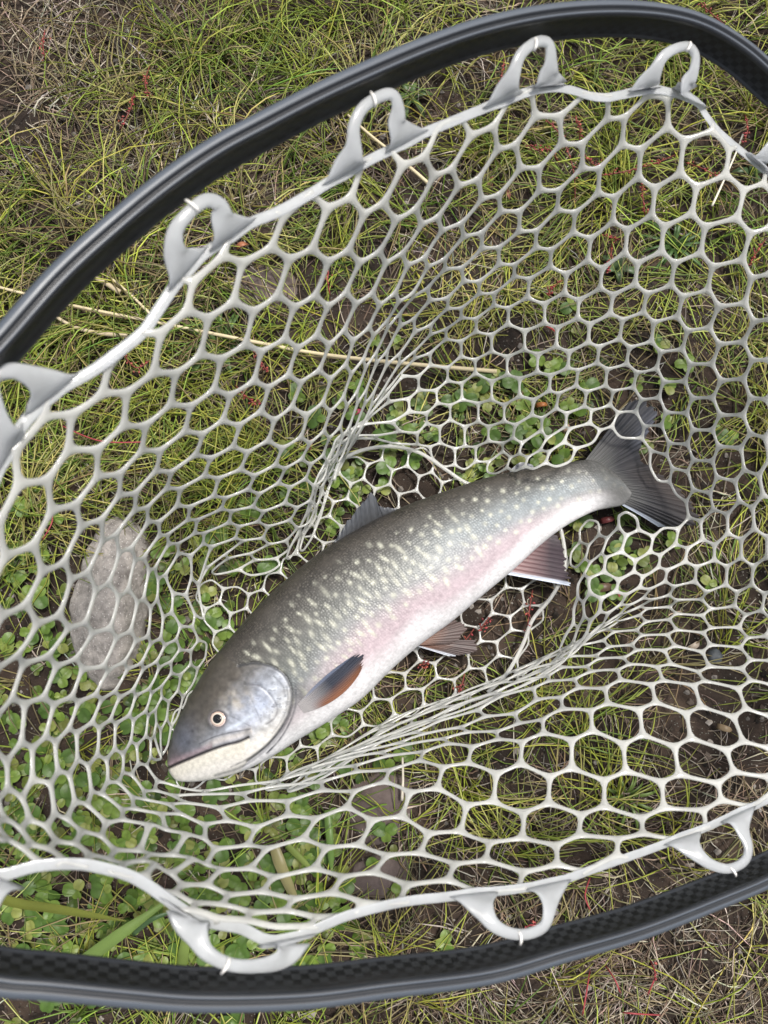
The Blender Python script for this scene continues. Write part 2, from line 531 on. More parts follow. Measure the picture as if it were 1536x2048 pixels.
    crop(1024,600,{
    4:"6:1390,250 4:1185,165 2:995,100 0:790,75 -2:590,85 -4:395,110 -6:195,140 7:1440,360 5:1240,265 3:1050,185 1:850,135 -1:660,120 -3:465,145 -5:270,165 -7:75,185",
    5:"7:1390,470 5:1200,385 3:1025,295 1:840,250 -1:645,235 -3:460,255 -5:265,280 -7:75,300 8:1430,590 6:1250,485 4:1065,385 2:890,310 0:705,285 -2:520,280 -4:340,310 -6:155,325",
    6:"8:1390,690 6:1205,585 4:1040,485 2:870,410 0:690,385 -2:510,380 -4:335,410 -6:150,435 9:1430,800 7:1245,690 5:1080,590 3:905,490 1:745,435 -1:570,415 -3:395,420 -5:230,450 -7:45,470",
    7:"9:1375,890 7:1205,780 5:1050,680 3:885,585 1:730,525 -1:565,515 -3:385,515 -5:225,545 -7:45,580 10:1390,1020 8:1235,880 6:1080,780 4:920,675 2:775,600 0:605,545 -2:445,550 -4:280,560 -6:130,600",
    8:"10:1340,1085 8:1205,965 6:1055,865 4:900,750 2:745,670 0:590,630 -2:435,640 -4:265,650 -6:120,690 9:1225,1060 7:1085,960 5:940,860 3:790,760 1:635,675 -1:475,660 -3:325,680 -5:180,710 -7:20,750",
    10:"4:825,1000 6:945,1090 7:985,1170",
    9:"9:1190,1160 7:1055,1030 5:930,930 3:780,830 -1:470,740 -3:325,760 -5:180,780 8:1085,1140 6:960,1010 4:830,900 2:650,830 0:530,780 -2:345,770 -4:210,830 -6:60,860"})
    crop(600,550,{
    4:"-9:1150,360 -10:1055,340 -11:965,400 -13:780,470 -12:875,385",
    5:"-8:1245,490 -9:1150,460 -10:1050,510 -11:965,490 -12:885,560 -13:780,540 -14:710,610 -15:620,600",
    6:"-8:1245,600 -9:1150,640 -10:1050,590 -11:970,650 -12:885,635 -13:820,690 -14:710,690 -15:655,740",
    7:"-8:1225,780 -9:1150,750 -10:1070,770 -11:970,750 -12:900,780 -13:825,770 -14:760,830 -15:655,820",
    8:"-8:1225,880 -9:1130,910 -10:1070,880 -11:990,910 -12:900,870 -13:840,910 -14:760,890 -15:705,950 -16:600,940",
    9:"-8:1215,1010 -9:1130,1000 -10:1055,1030 -11:990,1030 -12:930,1040 -13:840,1010 -14:780,1030 -15:705,1020",
    10:"-8:1215,1060 -10:1055,1120 -12:930,1140 -14:790,1100"})
    rim=np.array(RIM,float)
    panel=np.array([(690,915),(730,897),(790,893),(840,905),(890,940),(930,965),(1000,990),(1105,1010),(1125,1060),(1133,1120),(1120,1170),(1080,1215),(1055,1254),(1044,1290),(1012,1347),(950,1380),(850,1413),(787,1433),(700,1483),(620,1535),(560,1555),(430,1570),(340,1560),(320,1530),(350,1450),(363,1400),(413,1310),(400,1223),(390,1180),(420,1150),(543,1150),(590,1110),(630,1050),(660,960)],float)
    def inside(p,poly):
        x,y=p[:,0],p[:,1]; r=np.zeros(len(p),bool); n=len(poly)
        for i in range(n):
            (x1,y1),(x2,y2)=poly[i],poly[i-1]
            c=((y1>y)!=(y2>y)); xi=(x2-x1)*(y-y1)/((y2-y1) if y2!=y1 else 1e-9)+x1
            r^=c&(x<xi)
        return r
    def dist_poly(p,poly,closed=True):
        best=np.full(len(p),1e9); bi=np.zeros((len(p),2))
        n=len(poly)
        for i in range(n if closed else n-1):
            a=poly[i]; b=poly[(i+1)%n]; ab=b-a; t=np.clip(((p-a)@ab)/(ab@ab),0,1); q=a+t[:,None]*ab
            d=np.hypot(*(p-q).T); m=d<best; best[m]=d[m]; bi[m]=q[m]
        return best,bi
    def emb(c,Z):
        c=np.asarray(c,float);Z=np.asarray(Z,float); odd=np.mod(c+Z,2)==1
        return np.stack([c*math.sqrt(3)/2,1.5*Z+np.where(odd,.25,-.25)],-1)
    def unemb(e):
        Zf=(e[...,1])/1.5; Z=np.round(Zf); c=np.round(e[...,0]*2/math.sqrt(3)); return c.astype(int),Z.astype(int)
    rot=np.array([[.5,-.866025],[.866025,.5]])
    def l2to1(e): return (e-emb(-79,6))@rot.T+emb(8,10)
    def l1to2(e): return (e-emb(8,10))@rot+emb(-79,6)
    ctrl={}
    for c,z,x,y in D: ctrl.setdefault((c,z),[]).append((x,y))
    ctrl={k:np.mean(v,0) for k,v in ctrl.items()}
    traced=dict(ctrl)
    E=[emb(*k) for k in ctrl]; X=[v for v in ctrl.values()]
    # cross-cut copies
    for (c,z),v in ctrl.items():
        if c<=-68 and z>=-1 and v[0]>1150: E.append(l2to1(emb(c,z))); X.append(v)
        if c>=1 and z>=5 and v[0]>1200: E.append(l1to2(emb(c,z))); X.append(v)
    # fold lines (inner edge of the visible folds)
    fold={(-18,6):(712,880),(-20,6):(690,915),(-22,6):(662,965),(-24,6):(648,1010),(-26,6):(632,1055),(-28,6):(608,1105),(-30,5):(570,1140),(-32,4):(500,1152),(-33,3):(430,1150),(-34,1):(396,1170),
    (-35,0):(403,1215),(-37,0):(420,1265),(-39,0):(412,1315),(-41,0):(385,1370),(-43,0):(357,1430),(-45,0):(337,1490),(-47,0):(326,1545),(-48,0):(360,1565),(-50,0):(420,1571),(-52,1):(500,1564),(-54,1):(570,1552),(-56,2):(650,1518),(-58,3):(760,1450),(-60,3):(880,1402),(-62,3):(985,1362),(-64,3):(1085,1315)}
    pleat={}
    for (c_,z_),v_ in fold.items():
        v_=np.array(v_,float)
        if -28<=c_<=-18:
            pleat[(c_,z_-2)]=v_; pleat[(c_,z_+1)]=v_+[-26,-14]; pleat[(c_,z_+4)]=v_+[-2,-2]
        elif c_<=-54:
            pleat[(c_,z_)]=v_; pleat[(c_,z_+3)]=v_+[10,30]; pleat[(c_,z_+6)]=v_+[2,4]
        else: pleat[(c_,z_)]=v_
    ftop={}
    for (c_,z_) in pleat: ftop[c_]=max(z_,ftop.get(c_,-99))
    fold=pleat
    for k,v in fold.items(): E.append(emb(*k)); X.append(np.array(v,float))
    E=np.array(E);X=np.array(X)
    def U(r): 
        return np.where(r>1e-9,r*r*np.log(np.maximum(r,1e-9)),0)
    def fit(E,X,lam):
        n=len(E); K=U(np.linalg.norm(E[:,None]-E[None],axis=-1))+lam*np.eye(n)
        Pm=np.c_[np.ones(n),E]; A=np.zeros((n+3,n+3)); A[:n,:n]=K;A[:n,n:]=Pm;A[n:,:n]=Pm.T
        b=np.zeros((n+3,2)); b[:n]=X
        return np.linalg.solve(A,b)
    _,ui=np.unique(np.round(E,3),axis=0,return_index=True); E=E[ui];X=X[ui]
    Wt=fit(E,X,0.03)
    def ev(e): 
        K=U(np.linalg.norm(e[:,None]-E[None],axis=-1)); return np.c_[K,np.ones(len(e)),e]@Wt

    # ---- wall nodes
    fk=sorted(ftop); fc=np.array(fk,float); fz=np.array([ftop[k] for k in fk],float)
    cand=[]
    for c in range(-84,16):
        for z in range(-15,13):
            if c>-18: zm=11
            elif c>=-64: zm=np.interp(c,fc,fz)
            else: zm=12 if c<-70 else 9
            if z>zm+.3: continue
            cand.append((c,z))
    cand=np.array(cand)
    e=emb(cand[:,0],cand[:,1]); px=ev(e)
    dl=np.linalg.norm(e[:,None]-E[None],axis=-1).min(1)
    ok=dl<np.where(px[:,0]<20,8.0,np.where(px[:,0]>1500,8.0,np.where(px[:,1]>1600,5.0,4.2)))
    isl1=cand[:,0]>-18
    trc=np.array([tuple(k) in traced for k in cand.tolist()])
    ok&=inside(px,panel)==False
    # keep nodes near fold even if marginally inside
    dp,_=dist_poly(px,panel); ok|=(dl<1.2)&(dp<10)
    # image cut on the right side: label1 above, label2 below
    cutline=lambda x: 1010+0*x
    l1bad=isl1&(px[:,1]>1040)&(px[:,0]>1000); l2bad=(cand[:,0]<=-66)&(px[:,1]<985)
    ok&=~(l1bad|l2bad)
    xx,yy=px[:,0],px[:,1]; ok&=~((xx>905)&(xx<1228)&(yy>930)&(yy<1034)&~isl1); ok&=~((xx>905)&(xx<1225)&(yy>960)&(yy<1330)&isl1)
    tl=np.array([(1165,925),(1215,850),(1255,868),(1290,925),(1300,960),(1335,1000),(1330,1040),(1240,1012)],float)
    ok&=~(inside(px,tl)&~trc)
    ok&=(px[:,0]>-400)&(px[:,0]<2000)
    # one lattice step outside the rim is kept so that edges can be clipped at the rim
    ins=inside(px,rim); dr,_=dist_poly(px,rim); ok&=ins|(dr<140)
    idx={}
    nodes=[];lab=[]
    for i in np.where(ok)[0]:
        idx[tuple(cand[i])]=len(nodes); nodes.append(px[i]); lab.append(tuple(cand[i]))
    nodes=np.array(nodes)
    edges=set()
    for (c,z),i in idx.items():
        for q in ((c+1,z),)+(((c,z+1),) if (c+z)%2==1 else ()):
            j=idx.get(q)
            if j is not None: edges.add((i,j))
    # merge across cut
    par=list(range(len(nodes)))
    for i,(c,z) in enumerate(lab):
        if c>-18 and nodes[i][0]>1000 and nodes[i][1]>900:
            for j,(c2,z2) in enumerate(lab):
                if c2<=-66 and np.hypot(*(nodes[i]-nodes[j]))<14: par[j]=i; break
    edges={(min(par[a],par[b]),max(par[a],par[b])) for a,b in edges if par[a]!=par[b]}
    # clip edges at the rim
    ins=inside(nodes,rim)
    nodes=list(nodes); fin=[]; rimnodes=[]
    def seg_hit(a,b):
        n=len(rim)
        best=None
        for k in range(n):
            p,q=rim[k],rim[(k+1)%n]; r=b-a; s=q-p; den=r[0]*s[1]-r[1]*s[0]
            if abs(den)<1e-9: continue
            t=((p-a)[0]*s[1]-(p-a)[1]*s[0])/den; u=((p-a)[0]*r[1]-(p-a)[1]*r[0])/den
            if 0<=t<=1 and 0<=u<=1 and (best is None or t<best): best=t
        return best
    for a,b in edges:
        if ins[a] and ins[b]: fin.append((a,b))
        elif ins[a]!=ins[b]:
            i,o=(a,b) if ins[a] else (b,a)
            t=seg_hit(nodes[i],nodes[o])
            if t is None: continue
            nodes.append(nodes[i]+t*(nodes[o]-nodes[i])); rimnodes.append(len(nodes)-1); fin.append((i,len(nodes)-1))
    nodes=np.array(nodes)
    # traced rim-boundary nodes with no outer neighbour are left as they are
    deg=np.bincount(np.array(fin).ravel(),minlength=len(nodes))
    # dangling interior nodes near the rim: extend nothing
    use=np.where(deg>0)[0]; remap={o:n for n,o in enumerate(use)}
    nodes=nodes[use]; fin=[(remap[a],remap[b]) for a,b in fin]; rimset={remap[r] for r in rimnodes if r in remap}
    labs=[lab[o] if o<len(lab) else None for o in use]

    # snap nodes lying very near the rim onto it
    dr,rp=dist_poly(nodes,rim)
    for i in range(len(nodes)):
        if dr[i]<9: nodes[i]=rp[i]; rimset.add(i)

    def clean(nodes,fin,rs,tol=3.0):
        n=len(nodes); par=list(range(n))
        for i in range(n):
            for j in np.where(np.hypot(*(nodes[i+1:]-nodes[i]).T)<tol)[0]+i+1:
                if par[j]==j: par[j]=par[i]
        ed={(min(par[a],par[b]),max(par[a],par[b])) for a,b in fin if par[a]!=par[b]}
        rs={par[r] for r in rs}
        while True:   # prune dangling ends that are not on the rim
            dg=np.zeros(n,int)
            for a,b in ed: dg[a]+=1; dg[b]+=1
            bad={i for i in range(n) if dg[i]==1 and i not in rs}
            if not bad: break
            ed={e for e in ed if e[0] not in bad and e[1] not in bad}
        root=list(range(n))
        def fd(i):
            while root[i]!=i: root[i]=root[root[i]]; i=root[i]
            return i
        for a,b in ed: root[fd(a)]=fd(b)
        from collections import Counter
        cn=Counter(fd(a) for a,b in ed); big=cn.most_common(1)[0][0]
        ed=[e for e in ed if fd(e[0])==big]
        use=sorted({i for e in ed for i in e}); mp={o:k for k,o in enumerate(use)}
        return nodes[use],[(mp[a],mp[b]) for a,b in ed],{mp[r] for r in rs if r in mp}
    nodes,fin,rimset=clean(nodes,fin,rimset)

    # ---- depth solve
    N=len(nodes); Ed=np.array(fin); ry=rays(nodes); L=0.0157
    ZG=0.014
    _,tg=atz(nodes,ZG)
    w_rim=hoop_w(nodes)*0.95
    isr=np.zeros(N,bool); isr[list(rimset)]=True
    dpan,_=dist_poly(nodes,panel); near=(dpan<14)
    # fish tail clearance
    tail=np.array([(1165,925),(1240,830),(1262,790),(1310,820),(1305,900),(1340,950),(1400,1030),(1385,1062),(1320,1058),(1240,1012)],float)
    intail=inside(nodes,tail)|(dist_poly(nodes,tail)[0]<10)
    zmin=np.where(intail,0.040,ZG); _,tmaxd=atz(nodes,zmin)
    # initial: blend between rim and ground by graph distance
    adj=[[] for _ in range(N)]
    for a,b in fin: adj[a].append(b); adj[b].append(a)
    def bfs(src):
        d=np.full(N,1e9); q=list(src); d[q]=0
        while q:
            n=[]
            for a in q:
                for b in adj[a]:
                    if d[b]>d[a]+1: d[b]=d[a]+1; n.append(b)
            q=n
        return d
    dR=bfs(np.where(isr)[0]); dG=bfs(np.where(near&~isr)[0])
    f=np.clip(dR/(dR+dG+1e-6),0,1)
    d=1/((1-f)*w_rim+f/tg)
    d=np.minimum(d,tmaxd)
    m=np.zeros(N);v=np.zeros(N)
    degc=np.maximum(np.bincount(Ed.ravel(),minlength=N),1)
    x=np.log(d)
    pin=isr; xr=np.log(1/w_rim); xg=np.log(tg)
    for it in range(6000):
        d=np.exp(x); P=C+ry*d[:,None]
        dv=P[Ed[:,0]]-P[Ed[:,1]]; l=np.linalg.norm(dv,axis=1); er=(l-L)/L
        wgt=np.where(er>0,1.0,.35)
        g=wgt*er/(l*L+1e-12)
        gP=np.zeros((N,3)); np.add.at(gP,Ed[:,0],g[:,None]*dv); np.add.at(gP,Ed[:,1],-g[:,None]*dv)
        grad=(gP*ry).sum(1)*d
        # laplacian smooth on log depth
        mean=np.zeros(N); np.add.at(mean,Ed[:,0],x[Ed[:,1]]); np.add.at(mean,Ed[:,1],x[Ed[:,0]]); mean/=degc
        lap=x-mean; ls=lap.copy(); 
        bl=np.zeros(N); np.add.at(bl,Ed[:,0],(lap/degc)[Ed[:,1]]); np.add.at(bl,Ed[:,1],(lap/degc)[Ed[:,0]])
        grad+=900*(lap-bl)+ (5*(x-mean))
        grad+=np.where(near&~isr,60*(x-xg),0)
        over=x-np.log(tmaxd); grad+=np.where(over>0,800*over,0)
        grad[pin]=2000*(x[pin]-xr[pin])
        m=.9*m+.1*grad; v=.999*v+.001*grad**2
        lr=0.004*(1-it/6000)+1e-5
        x-=lr*(m/(1-.9**(it+1)))/(np.sqrt(v/(1-.999**(it+1)))+1e-9)
    x=np.where(pin,xr,np.minimum(x,np.log(tmaxd)))
    d=np.exp(x);P=C+ry*d[:,None]
    l=np.linalg.norm(P[Ed[:,0]]-P[Ed[:,1]],axis=1)

    # ---- bottom panel lattices
    def lattice(o,a,b,rng):
        o,a,b=map(lambda t:np.array(t,float),(o,a,b)); nd={};ed=set()
        # hex centres at o+i a+j b ; vertices are centroids of neighbouring centre triples
        for i in range(-rng,rng):
            for j in range(-rng,rng):
                c=o+i*a+j*b
                nd[(i,j,0)]=c+(a+b)/3; nd[(i,j,1)]=c+(2*b-a)/3   # up triangle (c,c+a,c+b), (c, c+b, c+b-a)
        for (i,j,k) in list(nd):
            if k==0:
                for q in ((i,j,1),(i+1,j,1),(i+1,j-1,1)):
                    if q in nd: ed.add(((i,j,0),q))
        return nd,ed
    patches=[((757,950),(50,11),(16,48),lambda p:(p[:,1]<1250)),((693,1447),(62,-21),(25,-53),lambda p:(p[:,1]>=1250))]
    # nd b must be 60deg from a
    pn=[];pe=[]
    fishaxis=lambda p: (p[:,1]-(1540-(p[:,0]-335)*0.585))   # <0 above fish axis
    for k,(o,a,b,_) in enumerate(patches):
        if k==1: b=(25+62*0-0,-53); 
        nd,ed=lattice(o,a,b,30)
        keys=list(nd); pp=np.array([nd[q] for q in keys])
        s=fishaxis(pp); sel=(inside(pp,panel)|(dist_poly(pp,panel)[0]<np.where((pp[:,0]>950)&(pp[:,1]>1200),38,16)))&((s<18) if k==0 else (s>-18))
        base=len(pn); mp={}
        for q,p_,o_ in zip(keys,pp,sel):
            if o_: mp[q]=len(pn); pn.append(p_)
        for q1,q2 in ed:
            if q1 in mp and q2 in mp: pe.append((mp[q1],mp[q2]))
    pn=np.array(pn); pn,pe,_=clean(pn,pe,set(),9.0)
    Pp,_=atz(pn,0.0115)
    rng=np.random.default_rng(3); Pp+=rng.normal(0,.0007,Pp.shape)*[1,1,.8]

    dg=np.bincount(np.array(pe).ravel(),minlength=len(pn))

    return P, Ed, Pp, np.array(pe)


WV, WE, PV, PE = solve_net()
EYE = np.array([0.0, 0.0, .5])


def web(P, E, w, th, facing=None):
    """one welded rubber honeycomb: nodes P, strands E, width w (per node), thickness th"""
    n = len(P)
    w = np.broadcast_to(np.asarray(w, float), (n,))
    adj = [[] for _ in range(n)]
    for k, (a, b) in enumerate(E):
        adj[a].append((b, k))
        adj[b].append((a, k))
    nor = np.zeros((n, 3))
    for i in range(n):
        D = [P[b] - P[i] for b, _ in adj[i]]
        v = EYE - P[i]
        v /= np.linalg.norm(v)
        s = np.zeros(3)
        for p in range(len(D)):
            for q in range(p + 1, len(D)):
                c = np.cross(D[p], D[q])
                if c @ v < 0:
                    c = -c
                s += c
        s = s / (np.linalg.norm(s) + 1e-12) + .25 * v
        nor[i] = s / np.linalg.norm(s)
    for _ in range(2):
        m = nor.copy()
        for i in range(n):
            for b, _k in adj[i]:
                m[i] += .7 * nor[b]
        nor = m / np.linalg.norm(m, axis=1)[:, None]
    if facing is not None:
        nor = np.tile(np.asarray(facing, float), (n, 1))
    V = []
    F4 = []
    F3 = []
    top = {}
    bot = {}
    cor = {}
    for i in range(n):
        nn = nor[i]
        u = np.cross(nn, [0.3, 1, .2])
        u /= np.linalg.norm(u)
        v = np.cross(nn, u)
        ang = sorted((math.atan2((P[b] - P[i]) @ v, (P[b] - P[i]) @ u), b, k) for b, k in adj[i])
        top[i] = len(V)
        V.append(P[i] + nn * th[i] * .5)
        bot[i] = len(V)
        V.append(P[i] - nn * th[i] * .5)
        hw = w[i] * .5
        m = len(ang)
        if m == 1:
            a = ang[0][0]
            for s_ in (1, -1):
                aa = a + s_ * 1.9
                V.append(P[i] + (u * math.cos(aa) + v * math.sin(aa)) * hw)
            cor[(i, ang[0][1], 'L')] = len(V) - 2
            cor[(i, ang[0][1], 'R')] = len(V) - 1
        else:
            for q in range(m):
                a0, b0, _ = ang[q]
                a1, b1, _ = ang[(q + 1) % m]
                if q + 1 == m:
                    a1 += 2 * math.pi
                phi = max(a1 - a0, .05)
                r = hw / max(math.sin(min(phi, math.pi) / 2), .45) if phi < math.pi else hw
                r *= 1.0
                aa = (a0 + a1) / 2
                V.append(P[i] + (u * math.cos(aa) + v * math.sin(aa)) * r)
                cor[(i, b0, 'L')] = len(V) - 1
                cor[(i, b1, 'R')] = len(V) - 1
        if m == 1:
            b = ang[0][1]
            F3.append((top[i], cor[(i, b, 'L')], cor[(i, b, 'R')]))
            F3.append((bot[i], cor[(i, b, 'R')], cor[(i, b, 'L')]))
    for a, b in E:
        d = P[b] - P[a]
        ln = np.linalg.norm(d) + 1e-9
        nn = nor[a] + nor[b]
        nn -= d * (nn @ d) / ln ** 2
        nn /= np.linalg.norm(nn) + 1e-9
        lat = np.cross(nn, d / ln)
        c = (P[a] + P[b]) / 2 + (rng.normal(0, .02, 3) * ln)
        hw = (w[a] + w[b]) * .25 * 1.0
        tt = (th[a] + th[b]) * .25 * .92
        ml, mr_, mt, mb = len(V), len(V) + 1, len(V) + 2, len(V) + 3
        V += [c + lat * hw, c - lat * hw, c + nn * tt, c - nn * tt]
        for i, j, l_, r_ in ((a, b, ml, mr_), (b, a, mr_, ml)):
            cl, cr = cor[(i, j, 'L')], cor[(i, j, 'R')]
            F4 += [(top[i], cr, r_, mt), (top[i], mt, l_, cl), (bot[i], mb, r_, cr), (bot[i], cl, l_, mb)]
    return np.array(V), [np.array(F4)] + ([np.array(F3)] if F3 else [])


def ribbon(pts, wid, th, up, closed=False, lat0=None, mixl=None):
    """solid strap along pts: lens section, width wid[i], thickness th[i]; up = facing direction(s)"""
    pts = np.asarray(pts, float)
    n = len(pts)
    wid = np.broadcast_to(wid, (n,))
    th = np.broadcast_to(th, (n,))
    t = np.gradient(pts, axis=0) if not closed else np.roll(pts, -1, 0) - np.roll(pts, 1, 0)
    t /= np.linalg.norm(t, axis=1)[:, None] + 1e-9
    up = np.broadcast_to(np.asarray(up, float), (n, 3))
    lat = np.cross(up, t)
    lat /= np.linalg.norm(lat, axis=1)[:, None] + 1e-9
    if lat0 is not None:
        sg = np.sign((lat * lat0).sum(1))[:, None]
        lat = lat * (1 - mixl[:, None]) + lat0 * sg * mixl[:, None]
        lat /= np.linalg.norm(lat, axis=1)[:, None] + 1e-9
    nn = np.cross(t, lat)
    nn = nn / (np.linalg.norm(nn, axis=1)[:, None] + 1e-9)
    prof = [(1, .0), (.82, .75), (.3, 1), (-.3, 1), (-.82, .75), (-1, 0), (-.82, -.75), (-.3, -1), (.3, -1), (.82, -.75)]
    k = len(prof)
    V = np.stack([pts + lat * (a * wid / 2)[:, None] + nn * (b * th / 2)[:, None] for a, b in prof], 1).reshape(-1, 3)
    m = n if closed else n - 1
    i = np.arange(m)[:, None]
    j = np.arange(k)[None]
    i2 = (i + 1) % n
    F = np.stack([i * k + j, i * k + (j + 1) % k, i2 * k + (j + 1) % k, i2 * k + j], -1).reshape(-1, 4)
    out = [F]
    if not closed:
        out.append(np.array([list(range(k))[::-1]]))
        out.append(np.array([[(n - 1) * k + q for q in range(k)]]))
    return V, out


def tube(pts, rad, k=8):
    pts = np.asarray(pts, float)
    n = len(pts)
    rad = np.broadcast_to(rad, (n,))
    t = np.gradient(pts, axis=0)
    t /= np.linalg.norm(t, axis=1)[:, None] + 1e-9
    ref = np.array([.13, .21, 1.0])
    a = np.cross(t, ref)
    a /= np.linalg.norm(a, axis=1)[:, None] + 1e-9
    b = np.cross(t, a)
    th = np.arange(k) * 2 * math.pi / k
    V = (pts[:, None] + (a[:, None] * np.cos(th)[None, :, None] + b[:, None] * np.sin(th)[None, :, None]) * rad[:, None, None]).reshape(-1, 3)
    i = np.arange(n - 1)[:, None]
    j = np.arange(k)[None]
    F = np.stack([i * k + j, i * k + (j + 1) % k, (i + 1) * k + (j + 1) % k, (i + 1) * k + j], -1).reshape(-1, 4)
    return V, [F, np.array([list(range(k))[::-1]]), np.array([[(n - 1) * k + q for q in range(k)]])]


def weave_mat():
    m, nt, out = new_mat('carbon_weave')
    uv = N(nt, 'ShaderNodeUVMap')
    ch = N(nt, 'ShaderNodeTexChecker', Scale=1.0)
    L(nt, uv.outputs[0], ch.inputs['Vector'])
    ch.inputs['Color1'].default_value = (.004, .0045, .005, 1)
    ch.inputs['Color2'].default_value = (.016, .0175, .019, 1)
    p = N(nt, 'ShaderNodeBsdfPrincipled')
    p.inputs['Roughness'].default_value = .32
    L(nt, ch.outputs['Color'], p.inputs['Base Color'])
    mr = N(nt, 'ShaderNodeMapRange')
    mr.inputs['To Min'].default_value = .55
    mr.inputs['To Max'].default_value = .42
    L(nt, ch.outputs['Fac'], mr.inputs['Value'])
    L(nt, mr.outputs[0], p.inputs['Roughness'])
    p.inputs['Specular IOR Level'].default_value = .35
    L(nt, p.outputs[0], out.inputs['Surface'])
    return m


def gloss_mat(name, colr):
    m, nt, out = new_mat(name)
    tc = N(nt, 'ShaderNodeTexCoord')
    nz = N(nt, 'ShaderNodeTexNoise', Scale=60.0, Detail=6.0)
    L(nt, tc.outputs['Object'], nz.inputs['Vector'])
    mr = N(nt, 'ShaderNodeMapRange')
    mr.inputs['To Min'].default_value = .34
    mr.inputs['To Max'].default_value = .6
    L(nt, nz.outputs[0], mr.inputs['Value'])
    p = N(nt, 'ShaderNodeBsdfPrincipled')
    p.inputs['Base Color'].default_value = (*colr, 1)
    p.inputs['Specular IOR Level'].default_value = .6
    p.inputs['Coat Weight'].default_value = .25
    p.inputs['Coat Roughness'].default_value = .25
    L(nt, mr.outputs[0], p.inputs['Roughness'])
    b = N(nt, 'ShaderNodeBump', Strength=.2, Distance=.0005)
    L(nt, nz.outputs[0], b.inputs['Height'])
    L(nt, b.outputs[0], p.inputs['Normal'])
    L(nt, p.outputs[0], out.inputs['Surface'])
    return m


